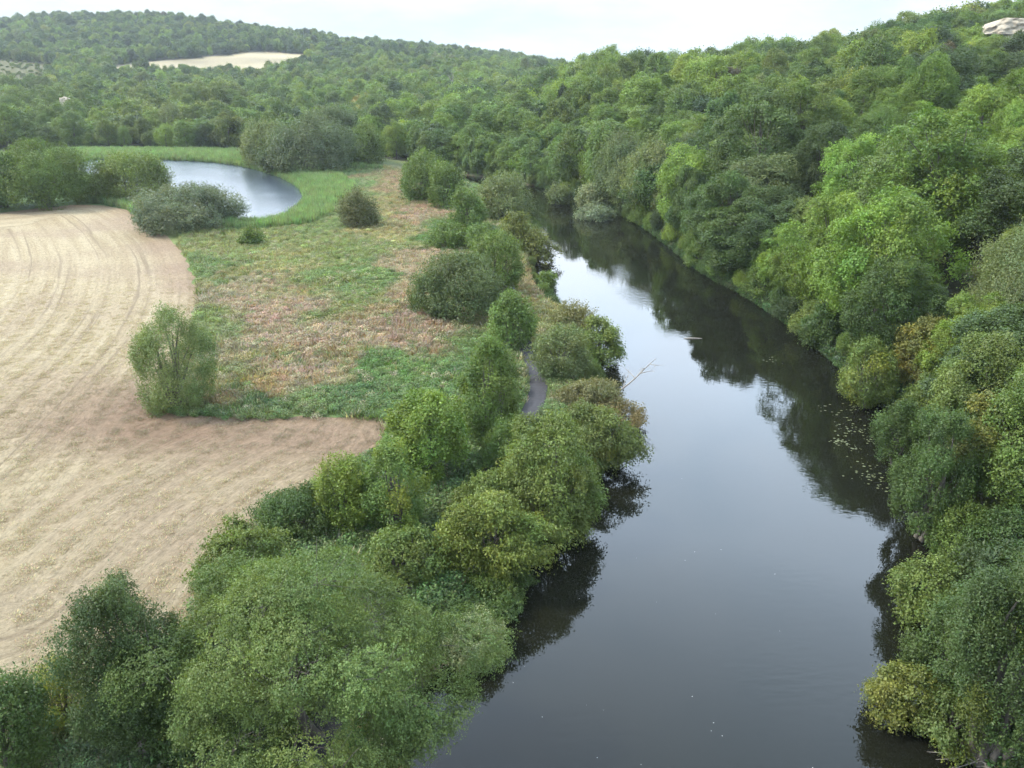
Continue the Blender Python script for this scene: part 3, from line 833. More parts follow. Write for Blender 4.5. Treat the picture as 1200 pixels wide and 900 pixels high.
# brushwood at the bottom right corner
x, y = flat(1165, 896, .5)
root = bpy.data.objects.new('brushwood_heap', None); C.objects.link(root); root.location = (x, y, .3); tag(root, 'grey tangle of dead twigs under the corner bush at the water', 'brushwood')
g = np.random.RandomState(8)
for k in range(46):
    a = np.array([g.uniform(-1.2, 1.6), g.uniform(-.9, .9), g.uniform(0, .5)]); dd_ = unit(np.array([-1, .25, .15]) + .7 * g.randn(3) * np.array([1, 1, .45])) * g.uniform(.9, 2.2)
    V, Q = tube(np.stack([a, a + dd_ * .5 + g.randn(3) * .08, a + dd_]), [.045, .03, .01], 5)
    link('twig', mesh_from('twig', V, Q, M_PALE, None, True), root)
plant('water_plant', 'water plants', 'raft of whitish-green leaves lying on the river below the tall pale willow', 698, 260, 246, 54, 'arch', (.145, .185, .105), .42, None, 61, .6, 9000, z=-.1, back=.9)
# drifting lily leaves along the far bank
g = np.random.RandomState(9)
lx, ly = [], []
for (cx, cy_, rr_, m_) in ((1008, 500, 3.2, 50), (1003, 527, 2.2, 36), (1018, 552, 2.6, 40), (985, 483, 2.2, 25), (1035, 530, 2.2, 40), (900, 420, 1.6, 10), (1040, 575, 2.5, 30)):
    q = flat(cx, cy_, 0); kc = g.randn(6, 2) * rr_ * np.array([.55, .8]); wc = g.rand(6) ** 2; ci_ = g.choice(6, m_, p=wc / wc.sum()); jj = g.randn(m_, 2) * rr_ * .13 * (1 + 2 * g.rand(m_, 1) ** 3); lx.append(q[0] + kc[ci_, 0] + jj[:, 0]); ly.append(q[1] + kc[ci_, 1] + jj[:, 1] * 1.5)
lx, ly = np.concatenate(lx), np.concatenate(ly)
th = np.arange(7) / 7 * 2 * PI
V = []; FQ = []
for k, (x, y) in enumerate(zip(lx, ly)):
    r_ = g.uniform(.04, .13); o = len(V); pts = [(x + r_ * math.cos(a + k) * 1.2, y + r_ * math.sin(a + k), .008 + .004 * (k % 7)) for a in th]
    V += [(x, y, .008 + .004 * (k % 7))] + pts; FQ += [(o, o + 1 + j, o + 1 + (j + 1) % 7) for j in range(7)]
tag(link('floating_weed', mesh_from('floating_weed', np.array(V), np.array(FQ), simple('lily_leaf', (.045, .06, .02), (.105, .115, .04), 3, .6))), 'scattered floating lily leaves on dark water by the far bank', 'water weed', kind='stuff')
fx, fy = [], []
for k in range(22):
    q = flat(g.uniform(600, 1000), 560 + 340 * g.rand(), 0); fx.append(q[0]); fy.append(q[1])
V = []; FQ = []
for k, (x, y) in enumerate(zip(fx, fy)):
    r_ = g.uniform(.008, .022); o = len(V); V += [(x, y, .012)] + [(x + r_ * math.cos(a + k) * 1.3, y + r_ * math.sin(a + k), .012) for a in th]; FQ += [(o, o + 1 + j, o + 1 + (j + 1) % 7) for j in range(7)]
tag(link('floating_specks', mesh_from('floating_specks', np.array(V), np.array(FQ), simple('foam', (.5, .5, .48), (.7, .7, .68), 3, .6))), 'tiny white specks drifting on the open dark river', 'specks', kind='stuff')
q = flat(812, 397, 0)
V, Q = tube([(q[0] - 1.3, q[1], .02), (q[0] - .4, q[1] + .05, .06), (q[0] + .6, q[1], .05), (q[0] + 1.3, q[1] + .1, .0)], [.06, .12, .1, .05], 7)
tag(link('floating_log', mesh_from('floating_log', V, Q, M_PALE, None, True)), 'small pale log drifting alone on the dark river', 'log')


def crag(label, cx, by, ty, wpx, depth, dist, seed, mat, name='rock_face'):
    """an uneven rock face standing out of the slope"""
    rb_ = ray(cx, by); y = dist; x = y * rb_[0] / rb_[1]
    z1 = CAMH + y * ray(cx, ty)[2] / ray(cx, ty)[1]; z0 = min(gz(x, y), CAMH + y * rb_[2] / rb_[1]) - 1
    w = wpx / F * y
    nu, nv = 40, 16
    U, Vv = np.meshgrid(np.linspace(-1, 1, nu), np.linspace(0, 1, nv))
    prof = np.clip(1.15 - np.abs(U) ** 2.2 - .45 * np.clip(fbm(U * 6 + seed, 0 * U, 3) - .45, 0, 1), .0, 1)
    g = np.random.RandomState(seed)
    nn_ = fbm(U * 4 + seed, Vv * 3, 4) - .5
    rid = fbm(U * 14 + seed, Vv * 9, 3) - .5
    X = x + U * w / 2 + nn_ * .06 * w + rid * .02 * w; Z = z0 + (z1 - z0) * Vv * prof * (1 + .12 * (fbm(U * 5 + 3, 0 * U + seed, 3) - .5))
    Yy = y + Vv * depth * .45 + nn_ * depth * .5 + rid * depth * .3 + (np.floor(Vv * 4) / 4 - Vv) * depth * .12
    top = np.stack([X[-1], Yy[-1] + depth, Z[-1] - 1.0], 1)
    P3 = np.concatenate([np.stack([X, Yy, Z], -1).reshape(-1, 3), top])
    nv2 = nv + 1
    i = (np.arange(nv2 - 1)[:, None] * nu + np.arange(nu - 1)[None]).ravel()
    Q = np.stack([i, i + 1, i + nu + 1, i + nu], 1)
    return tag(link(name, mesh_from(name, P3, Q, mat)), label, 'rock face')


M_ROCK = simple('limestone', (.24, .20, .14), (.38, .33, .245), .5, .95, .9, .8)
CRAGS = [(1192, 385, 34), (76, 520, 14), (38, 640, 12), (73, 800, 12)]
crag('pale quarry face on the ridge at the top right of the photo', 1198, 36, 20, 84, 9, 385, 2, M_ROCK)
crag('small cream rock outcrop among the trees of the valley wood', 76, 128, 114, 22, 4, 520, 3, M_ROCK)

# ------------------------------------------------------------------ the woods
RNG = np.random.RandomState(77)
def hexpts(x0, x1, y0, y1, s):
    ys = np.arange(y0, y1, s * .87)
    out = []
    for k, yy in enumerate(ys):
        xs = np.arange(x0 + (k % 2) * s / 2, x1, s); out.append(np.c_[xs, np.full(len(xs), yy)])
    P = np.vstack(out)
    return P + RNG.uniform(-.34, .34, P.shape) * s

P = np.vstack([hexpts(-500, 500, 20, 420, 9.2), hexpts(-620, 620, 420, 800, 9.2), hexpts(-1250, 700, 800, 1560, 9.8)])
row = chaikin(RB[1:], 3, False); cum = np.concatenate([[0], np.cumsum(np.linalg.norm(np.diff(row, axis=0), axis=1))])
sr_ = np.arange(2, cum[-1], 7.0) + RNG.uniform(-1.5, 1.5, len(np.arange(2, cum[-1], 7.0)))
rowp = np.stack([np.interp(sr_, cum, row[:, 0]), np.interp(sr_, cum, row[:, 1])], 1)
rt_ = unit(np.stack([np.interp(sr_ + 1, cum, row[:, 0]), np.interp(sr_ + 1, cum, row[:, 1])], 1) - rowp)
rown = np.stack([rt_[:, 1], -rt_[:, 0]], 1)
P = P[sdist(VALLEY, P[:, 0], P[:, 1]) > 8]
P = np.vstack([P, rowp + rown * RNG.uniform(2.2, 5, (len(rowp), 1))])
P = P[np.abs(P[:, 0]) < .82 * P[:, 1] + 12]
zz = terrain(P[:, 0], P[:, 1]); dv = sdist(VALLEY, P[:, 0], P[:, 1])
upx, _, _ = project(P[:, 0], P[:, 1], zz + 9)
ok = (dv > 1.5) & ~((P[:, 1] < 56) & (P[:, 0] > 0) & (P[:, 0] < 44) & (upx < 1300))
ok &= ~((P[:, 1] > 860) & (P[:, 1] < 1140) & in_px(PALE_PX, P[:, 0], P[:, 1], zz))
scrub = (P[:, 1] > 600) & (P[:, 1] < 980) & in_px(SCRUB_PX, P[:, 0], P[:, 1], zz)
for (cx_, cd_, cr_) in CRAGS[:3]:
    xx_ = cd_ * ray(cx_, 30)[0] / ray(cx_, 30)[1]
    ok &= ~((np.abs(P[:, 0] - xx_) < cr_ * .6) & (P[:, 1] > cd_ - cr_ * 1.2) & (P[:, 1] < cd_ + cr_ * .35))
# keep clear of the hand-placed plants on the far bank
for (x, y, z0, w, h) in PLANT_ELL:
    ok &= (P[:, 0] - x) ** 2 + (P[:, 1] - y) ** 2 > (.42 * w) ** 2
ok &= ~scrub | (RNG.rand(len(P)) < .6)
P, zz, dv, scrub = P[ok], zz[ok], dv[ok], scrub[ok]
upx, upy, utp = project(P[:, 0], P[:, 1], zz + 14)
_, upy2, _ = project(P[:, 0], P[:, 1], zz + 12)
qm = ~((upx > 1142) & (upx < 1250) & (upy2 < 30) & (P[:, 1] < 394) & (P[:, 1] > 150))
qm &= ~((upx > 190) & (upx < 396) & (upy < 69) & (P[:, 1] > 680) & (P[:, 1] < 866) & (RNG.rand(len(P)) < .75))
P, zz, dv, scrub = P[qm], zz[qm], dv[qm], scrub[qm]
n = len(P)
upx, _, _ = project(P[:, 0], P[:, 1], zz + 14); _, upy2, _ = project(P[:, 0], P[:, 1], zz + 20)
lowq = (upx > 1138) & (upx < 1254) & (upy2 < 32) & (P[:, 1] < 394) & (P[:, 1] > 150)
size = np.clip(np.exp(.24 * RNG.randn(n)) * .95, .5, 1.5)
size[lowq] = np.minimum(size[lowq], .8)
size = size * np.where(P[:, 1] > 700, .9, 1)
patch = fbm(P[:, 0] * .022, P[:, 1] * .022, 2)
sc = np.stack([size, size, size ** .7 * RNG.uniform(.72, 1.3, n) * (.92 + .3 * (patch - .5))], 1)
sc[lowq, 2] = np.minimum(sc[lowq, 2], .78)
sc[scrub] *= np.array([.42, .42, .2])
NAMES = ['mid', 'dark', 'bright', 'olive', 'lime', 'grey', 'deep', 'yellow', 'copper', 'fresh']
PRB = np.array([.31, .18, .16, .11, .06, .06, .035, .014, .002, .069])
sel = RNG.choice(len(NAMES), n, p=PRB / PRB.sum())
nb = fbm(P[:, 0] * .03 + 40, P[:, 1] * .03 + 7, 2)
sel = np.where((nb > .6) & (RNG.rand(n) < .5), 2, sel); sel = np.where((nb < .40) & (RNG.rand(n) < .45), 1, sel)
hillL = (P[:, 1] > 1080)
sel = np.where(hillL & (RNG.rand(n) < .55), RNG.choice([0, 1, 6], n), sel)
sel = np.where(scrub, 3, sel)
# stands of one kind that the wood shows, by where they grow
upx, upy, _ = project(P[:, 0], P[:, 1], zz + 7)
STANDS = [(1040, 300, 95, 'bright', 2, 1.25), (950, 330, 55, 'bright', 2, 1.05), (885, 240, 58, 'dark', 1, 1.2), (830, 262, 40, 'dark', 1, 1.1), (745, 215, 40, 'grey', 3, 1.1), (640, 195, 42, 'fresh', 1, 1.1), (575, 165, 45, 'fresh', 1, 1.1),
          (1085, 98, 26, 'deep', 0, 1.1), (735, 145, 36, 'bright', 0, 1.1), (1105, 78, 9, 'copper', 0, .9), (421, 127, 10, 'gold', 0, .9), (690, 92, 34, 'bright', 2, 1), (1192, 68, 16, 'deep', 0, 1.1), (1055, 90, 26, 'lime', 2, 1), (1165, 170, 45, 'bright', 2, 1.05),
          (1150, 270, 60, 'bright', 2, 1.15), (465, 152, 14, 'lime', 1, 1.1), (1090, 400, 60, 'lime', 2, .8), (905, 175, 30, 'mid', 0, 1.1), (690, 170, 40, 'mid', 1, 1.15), (235, 130, 22, 'olive', 0, 1.1), (268, 118, 16, 'olive', 0, 1.2), (160, 135, 30, 'olive', 0, 1), (60, 150, 50, 'mid', 2, 1), (780, 290, 30, 'dark', 0, 1)]
NAMES.append('gold')
pre_style = np.full(n, -1)
for (qx_, qy_, qr, qc, qs, qk) in STANDS:
    m_ = np.hypot(upx - qx_, upy - qy_) < qr
    m_ &= RNG.rand(n) < .8
    sel[m_] = NAMES.index(qc); pre_style[m_] = qs; sc[m_] *= qk
tint = np.array([GREEN[k] for k in NAMES])[sel] * np.exp(.15 * RNG.randn(n, 1)) * (1 + .03 * RNG.randn(n, 3))
STY = ['round', 'plate', 'ash', 'tall']
stysel = np.where(pre_style >= 0, pre_style, RNG.choice(4, n, p=[.36, .34, .18, .12]))
W0, H0 = 11.2, 13.5
rotz = RNG.uniform(0, 2 * PI, n)
# which trees show largest: a coarse painter's pass over their crowns and the ground
BW, BH = 600, 450
buf = np.full((BH, BW), -1, int)
allx = np.concatenate([P[:, 0], [e[0] for e in PLANT_ELL]]); ally = np.concatenate([P[:, 1], [e[1] for e in PLANT_ELL]])
allw = np.concatenate([W0 * sc[:, 0], [e[3] for e in PLANT_ELL]]); allh = np.concatenate([H0 * sc[:, 2], [e[4] for e in PLANT_ELL]])
allz = np.concatenate([zz, [e[2] for e in PLANT_ELL]])
cxp, cyp, tp = project(allx, ally, allz + allh * .55)
rw = allw * .5 * F / tp / 2 * .96; rh = np.hypot(allh * .48 * CP, allw * .5 * SP) * F / tp / 2 * .96
step_r = np.geomspace(30, 1500, 160)
cxp, cyp = cxp / 2, cyp / 2
for k in np.argsort(-tp):
    a0, a1 = int(max(0, cxp[k] - rw[k])), int(min(BW, cxp[k] + rw[k] + 1)); b0, b1 = int(max(0, cyp[k] - rh[k])), int(min(BH, cyp[k] + rh[k] + 1))
    if a0 >= a1 or b0 >= b1:
        continue
    yy, xx = np.mgrid[b0:b1, a0:a1]
    m = ((xx - cxp[k]) / rw[k]) ** 2 + ((yy - cyp[k]) / rh[k]) ** 2 < 1
    buf[b0:b1, a0:a1][m] = k
cnt = np.bincount(buf[buf >= 0].ravel(), minlength=len(allx))[:n]
order = np.argsort(-cnt)
single = np.zeros(n, bool); single[order[:285]] = True; single &= cnt > 25

# shared tree meshes, one set per size in the picture
PROTO = {}
def proto(st, lod, v):
    key = (st, lod, v)
    if key not in PROTO:
        leaf, cap, lim = [(.165, 75000, 14), (.235, 38000, 10), (.40, 14000, 5), (.80, 3600, 3)][lod]
        PROTO[key] = tree_meshes('wood_' + st + str(lod) + str(v), 900 + 31 * v + 7 * lod + STY.index(st) * 101, W0, H0, st, leaf, 1.0, cap, .03, lim)
    return PROTO[key]

COLW = dict(mid='mid-green', dark='dark green', bright='bright green', olive='olive-green', lime='lime-green', grey='grey-green', deep='blackish-green', yellow='yellow-green', copper='copper-brown', gold='golden-brown', fresh='fresh green')
FORM = dict(round='round-topped', plate='layered', ash='loose-crowned', tall='upright')
used = set()
for k in np.nonzero(single)[0]:
    t = tp[k]; lod = 0 if t < 100 else 1 if t < 185 else 2
    st = STY[stysel[k]]
    cm, tm = proto(st, lod, int(k) % 3)
    px, py = cxp[k] * 2, cyp[k] * 2
    ys_, xs_ = np.nonzero(buf == k)
    px, py = xs_.mean() * 2, ys_.mean() * 2
    if dv[k] < 9 and P[k, 1] < 250: zone = 'at the far water edge'
    elif P[k, 0] > .03 * P[k, 1] + 5 and P[k, 1] < 600:
        zone = 'low on the river slope' if zz[k] < 14 else 'halfway up the river slope' if zz[k] < 30 else 'high on the river slope'
    elif P[k, 1] < 520: zone = 'in the wood beyond the pond'
    else: zone = 'in the distant wood'
    big = 'small ' if size[k] < .8 else 'large ' if size[k] > 1.15 else ''
    lab = f'{big}{COLW[NAMES[sel[k]]]} {FORM[st]} tree {zone}, {px / 12:.0f}% across, {py / 9:.0f}% down'
    if lab in used:
        lab = lab.replace(f'{px / 12:.0f}%', f'{px / 12:.1f}%')
    used.add(lab)
    set_tree(T, cm, tm, (P[k, 0], P[k, 1], zz[k] - .15), rotz[k], sc[k], tint[k], lab, 'tree', 'trees of the wooded hillsides')


# low bushes along the far waterline
wl = np.arange(18, cum[-1] - 5, 6.2)
BUSH = [tree_meshes('waterside' + str(v), 700 + v, 6.0, 4.6, ('bush', 'arch', 'fine')[v % 3], .22, 1, 14000, .04, 8) for v in range(4)]
for k, s0 in enumerate(wl):
    s0 += RNG.uniform(-1.5, 1.5)
    x, y = np.interp(s0, cum, row[:, 0]), np.interp(s0, cum, row[:, 1])
    i1 = min(int(np.searchsorted(cum, s0)), len(row) - 1); tv_ = row[i1] - row[i1 - 1]; tv_ = tv_ / np.linalg.norm(tv_)
    o_ = RNG.uniform(.6, 1.9); x += tv_[1] * o_; y -= tv_[0] * o_
    if any((x - e[0]) ** 2 + (y - e[1]) ** 2 < (.35 * e[3]) ** 2 for e in PLANT_ELL[:66]) or y < 40:
        continue
    ky = RNG.choice(['mid', 'dark', 'fresh', 'olive', 'mid', 'lime', 'deep']); kk = RNG.uniform(.7, 1.2)
    px, py, t_ = project(x, y, 2.0)
    if t_ > 330: continue
    lab = f'low {COLW[ky]} bush hanging over the far waterline, {px / 12:.0f}% across, {py / 9:.0f}% down'
    if lab in used: lab = lab.replace(f'{py / 9:.0f}% down', f'{py / 9:.1f}% down')
    used.add(lab)
    set_tree(S_, *BUSH[k % 4], (x, y, max(gz(x, y), -.1) - .1), RNG.uniform(0, 6.28), (kk, kk, kk * RNG.uniform(.8, 1.25)), np.array(GREEN[ky]) * math.exp(.12 * RNG.randn()), lab, 'bush', 'low bushes along the far waterline')


lrow = chaikin(LB[1:-2], 3, False); lcum = np.concatenate([[0], np.cumsum(np.linalg.norm(np.diff(lrow, axis=0), axis=1))])
for k, s0 in enumerate(np.arange(22, lcum[-1] - 5, 5.4)):
    s0 += RNG.uniform(-1.2, 1.2)
    x, y = np.interp(s0, lcum, lrow[:, 0]), np.interp(s0, lcum, lrow[:, 1])
    i1 = min(int(np.searchsorted(lcum, s0)), len(lrow) - 1); tv_ = lrow[i1] - lrow[i1 - 1]; tv_ = tv_ / np.linalg.norm(tv_)
    o_ = RNG.uniform(.2, 1.0); x -= tv_[1] * o_; y += tv_[0] * o_
    ky = RNG.choice(['mid', 'dark', 'fresh', 'olive', 'mid', 'olive', 'brown']) if y < 165 else 'mid'; kk = RNG.uniform(.5, .8) * (1 if y < 120 else .8)
    px, py, t_ = project(x, y, 1.0)
    if t_ > 200: continue
    lab = f'low {COLW.get(ky, "brownish")} waterside bush under the near bank shrubs, {px / 12:.0f}% across, {py / 9:.0f}% down'
    used.add(lab)
    set_tree(S_, *BUSH[k % 4], (x, y, max(gz(x, y), -.1) - .1), RNG.uniform(0, 6.28), (kk, kk, kk * RNG.uniform(.7, 1.0)), np.array(GREEN[ky]) * math.exp(.12 * RNG.randn()), lab, 'bush', 'low bushes along the near waterline')


# ------------------------------------------------------------------ masses (uncountable), scattered copies of a few meshes
def scatter(name, label, cat, pos, rot, scale, tints, idx, meshes):
    me = bpy.data.meshes.new(name)
    me.vertices.add(len(pos)); me.vertices.foreach_set('co', np.ascontiguousarray(pos, np.float32).ravel())
    def at_(n_, ty, dom, key, arr):
        a = me.attributes.new(n_, ty, dom); a.data.foreach_set(key, np.ascontiguousarray(arr).ravel())
    at_('turn', 'FLOAT_VECTOR', 'POINT', 'vector', np.stack([0 * rot, 0 * rot, rot], 1).astype(np.float32))
    at_('size', 'FLOAT_VECTOR', 'POINT', 'vector', scale.astype(np.float32))
    at_('tint', 'FLOAT_COLOR', 'POINT', 'color', np.c_[tints, np.ones(len(tints))].astype(np.float32))
    at_('kind_index', 'INT', 'POINT', 'value', idx.astype(np.int32))
    col = bpy.data.collections.new(name + '_sources')
    for k, m in enumerate(meshes):
        col.objects.link(bpy.data.objects.new(f'{name}_{k:03d}', m))
    ng = bpy.data.node_groups.new(name, 'GeometryNodeTree')
    ng.interface.new_socket('Geometry', in_out='INPUT', socket_type='NodeSocketGeometry'); ng.interface.new_socket('Geometry', in_out='OUTPUT', socket_type='NodeSocketGeometry')
    N = ng.nodes; L = ng.links
    gi, go = N.new('NodeGroupInput'), N.new('NodeGroupOutput')
    ip = N.new('GeometryNodeInstanceOnPoints'); ci = N.new('GeometryNodeCollectionInfo')
    ci.inputs['Collection'].default_value = col; ci.inputs['Separate Children'].default_value = True; ci.inputs['Reset Children'].default_value = True
    ip.inputs['Pick Instance'].default_value = True
    def na_(n_, ty):
        a = N.new('GeometryNodeInputNamedAttribute'); a.data_type = ty; a.inputs['Name'].default_value = n_
        return next(s for s in a.outputs if s.enabled and s.name == 'Attribute')
    m2p = N.new('GeometryNodeMeshToPoints')
    L.new(gi.outputs[0], m2p.inputs[0]); L.new(m2p.outputs[0], ip.inputs['Points'])
    L.new(ci.outputs[0], ip.inputs['Instance']); L.new(na_('kind_index', 'INT'), ip.inputs['Instance Index'])
    L.new(na_('turn', 'FLOAT_VECTOR'), ip.inputs['Rotation']); L.new(na_('size', 'FLOAT_VECTOR'), ip.inputs['Scale'])
    L.new(ip.outputs[0], go.inputs[0])
    o = link(name, me); md = o.modifiers.new('scatter', 'NODES'); md.node_group = ng
    return tag(o, label, cat, kind='stuff')


def joined(st, lod, v):
    cm, tm = proto(st, lod, v)
    return cm
rest = np.nonzero(~single)[0]
lodr = np.where(tp[rest] < 120, 1, np.where(tp[rest] < 330, 2, 3))
protos = [joined(st, lod, v) for lod in (1, 2, 3) for st in STY for v in range(2)]
idx = (lodr - 1) * 8 + stysel[rest] * 2 + rest % 2
scatter('distant_woodland', 'unbroken green woodland covering the hills behind the nearer trees', 'woodland',
        np.c_[P[rest], zz[rest] - .2], rotz[rest], sc[rest], tint[rest], idx, protos)


def tuft(seed, n, h, spread, wd, bend=.5, head=0):
    g = np.random.RandomState(seed)
    a = g.uniform(0, 2 * PI, n); r = spread * np.sqrt(g.rand(n))
    b = np.stack([r * np.cos(a), r * np.sin(a), np.zeros(n)], 1)
    a2 = a + g.randn(n) * .8
    hh = h * g.uniform(.5, 1.15, n)
    tip = b + np.stack([np.cos(a2) * bend * hh * g.rand(n), np.sin(a2) * bend * hh * g.rand(n), hh], 1)
    sd = np.stack([-np.sin(a2), np.cos(a2), np.zeros(n)], 1) * wd
    mid = (b + tip) / 2 + np.array([0, 0, .08]) * h
    V = np.stack([b, mid + sd, tip, mid - sd], 1).reshape(-1, 3)
    col = np.repeat(np.exp(.2 * g.randn(n, 1)) * (1 + .1 * g.randn(n, 3)), 4, 0)
    return V, np.arange(4 * n).reshape(-1, 4), col


def leafy(seed, n, h, w, leaf):
    g = np.random.RandomState(seed)
    p = unit(g.randn(n, 3)) * (g.rand(n, 1) ** .4) * np.array([w / 2, w / 2, h * .5]) + np.array([0, 0, h * .5])
    la = unit(g.randn(n, 3)); nn = unit(np.array([0, 0, 1.2]) + .8 * g.randn(n, 3)); sd = unit(np.cross(nn, la)); la = np.cross(sd, nn)
    L = leaf * g.uniform(.7, 1.3, (n, 1))
    V = np.stack([p - la * L / 2, p + sd * L * .3, p + la * L / 2, p - sd * L * .3], 1).reshape(-1, 3)
    col = np.repeat(np.exp(.2 * g.randn(n, 1)) * (1 + .08 * g.randn(n, 3)), 4, 0)
    return V, np.arange(4 * n).reshape(-1, 4), col


TUFTS = [mesh_from(f'grass_tuft{k}', *tuft(k, 34, .85, .6, .035, .9)[:2], M_LEAF, tuft(k, 34, .85, .6, .035, .9)[2]) for k in range(3)]
HERBS = [mesh_from(f'herb{k}', *leafy(20 + k, 170, .9, 1.2, .14)[:2], M_LEAF, leafy(20 + k, 170, .9, 1.2, .14)[2]) for k in range(3)]
REEDS = [mesh_from(f'reed{k}', *tuft(40 + k, 40, 2.2, .8, .05, .25)[:2], M_LEAF, tuft(40 + k, 40, 2.2, .8, .05, .25)[2]) for k in range(3)]
g = np.random.RandomState(5)
# meadow
MEADOW = chaikin(flats([(205, 280), (240, 268), (285, 270), (312, 272), (352, 255), (372, 236), (362, 215), (330, 200), (380, 196), (430, 192), (500, 202), (575, 221), (612, 240), (634, 280), (645, 330), (690, 380), (722, 430),
                        (736, 505), (700, 570), (660, 640), (600, 720), (560, 800), (520, 900), (200, 1000), (0, 900), (0, 868), (80, 835), (160, 795), (228, 722), (270, 660), (315, 610), (372, 568), (428, 543), (456, 515), (464, 497), (330, 498), (196, 494), (182, 455), (207, 420),
                        (232, 380), (236, 345), (228, 312)]), 1)
x0, y0 = MEADOW.min(0); x1, y1 = MEADOW.max(0)
N0 = 95000
X = g.uniform(x0, x1, N0); Y = g.uniform(y0, y1, N0)
keep = inside(MEADOW, X, Y) & (sdist(RIVER, X, Y) > .4) & (sdist(POND, X, Y) > 1) & (segdist(PATHL, X, Y, False) > PW + .35) & (sdist(FIELD, X, Y) > -1.0 * g.rand(N0) ** 2)
keep &= (g.rand(N0) < np.clip(110 / np.maximum(Y, 40), .35, 1))
X, Y = X[keep], Y[keep]
mcol = meadow_colour(X, Y) * np.exp(.20 * g.randn(len(X), 1)) * (1 + .07 * g.randn(len(X), 3))
odd = g.rand(len(X)) < .09
mcol[odd] = np.array([.105, .15, .05]) * np.exp(.2 * g.randn(odd.sum(), 1))
odd = g.rand(len(X)) < .08
mcol[odd] = np.array([.26, .24, .15]) * np.exp(.15 * g.randn(odd.sum(), 1))
greenish = mcol[:, 1] > mcol[:, 0] * 1.25
idx = np.where(g.rand(len(X)) < np.where(greenish, .8, .5), 3 + g.randint(0, 3, len(X)), g.randint(0, 3, len(X)))
s = g.uniform(.55, 1.25, len(X)) * (.75 + .6 * fbm(X * .12, Y * .12, 2))
scatter('meadow_plants', 'tall pinkish-brown and green wild plants covering the rough meadow', 'meadow plants', np.c_[X, Y, terrain(X, Y) - .03], g.uniform(0, 6.28, len(X)),
        np.stack([s * 1.15, s * 1.15, s], 1), mcol, idx, TUFTS + HERBS)
# loose straw left in swaths on the mown field
ST = [mesh_from(f'straw{k}', *tuft(60 + k, 22, .16, .55, .03, 2.5)[:2], M_LEAF, tuft(60 + k, 22, .16, .55, .03, 2.5)[2]) for k in range(3)]
N0 = 150000
X = g.uniform(-110, 10, N0); Y = 36 + 110 * g.rand(N0) ** 1.25
m = inside(FIELD, X, Y) & (np.abs(X) < .75 * Y); X, Y = X[m], Y[m]
sw1, sw2 = swath(X, Y)
acr = np.where(sw2[:, 2] > .5, sw2[:, 0], sw1[:, 0]) + 1.6 * (fbm(X * .08, Y * .08, 2) - .5)
m = g.rand(len(X)) < smooth(148, 95, Y) * np.where((acr % 3.1) < 1.25, .5, .10) * (.35 + 1.1 * fbm(X * .3, Y * .3, 3)); X, Y = X[m], Y[m]
sw1, _ = swath(X, Y)
s = g.uniform(.4, .85, len(X))
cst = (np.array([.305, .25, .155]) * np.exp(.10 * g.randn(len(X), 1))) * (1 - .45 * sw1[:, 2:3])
scatter('loose_straw', 'loose mown straw lying in rows over the hay field', 'straw', np.c_[X, Y, np.full(len(X), 2.04)], g.uniform(0, 6.28, len(X)), np.stack([s, s, s], 1), cst, g.randint(0, 3, len(X)), ST)
# reeds round the pond
N0 = 60000
X = g.uniform(POND[:, 0].min() - 30, POND[:, 0].max() + 30, N0); Y = g.uniform(POND[:, 1].min() - 20, POND[:, 1].max() + 45, N0)
dp = sdist(POND, X, Y)
wid = np.where(Y > 300, 34, 13) * (.5 + fbm(X * .05, Y * .05, 2))
keep = (dp > -1.5) & (dp < wid) & (sdist(VALLEY, X, Y) < 4) & ~inside(FIELD, X, Y)
X, Y, dp = X[keep], Y[keep], dp[keep]
s = g.uniform(.6, 1.15, len(X))
rc = np.array([.150, .220, .085]) * np.exp(.16 * g.randn(len(X), 1)) * (1 + .08 * g.randn(len(X), 3))
scatter('reed_bed', 'bright green reeds fringing the pond', 'reeds', np.c_[X, Y, np.maximum(terrain(X, Y), 1.0)], g.uniform(0, 6.28, len(X)), np.stack([s, s, s], 1), rc, g.randint(0, 3, len(X)), REEDS)
# undergrowth on the far bank
N0 = 9000
rbs = chaikin(RB[1:-2], 2, False)
k = g.randint(0, len(rbs) - 1, N0); tt = g.rand(N0, 1)
Pb = rbs[k] * (1 - tt) + rbs[k + 1] * tt
off = g.rand(N0) ** 1.3 * 7
tb = unit(rbs[k + 1] - rbs[k]); nb_ = np.stack([tb[:, 1], -tb[:, 0]], 1)
Pb = Pb + nb_ * (off - .3)[:, None]
s = g.uniform(.9, 2.0, N0)
uc = np.array([.052, .088, .030]) * np.exp(.28 * g.randn(N0, 1)) * (1 + .12 * g.randn(N0, 3))
scatter('bank_undergrowth', 'low leafy undergrowth trailing to the water under the far bank trees', 'undergrowth', np.c_[Pb, np.maximum(terrain(Pb[:, 0], Pb[:, 1]), 0) - .1], g.uniform(0, 6.28, N0),
        np.stack([s, s, s], 1), uc, 0 * k + g.randint(0, 3, N0), HERBS)

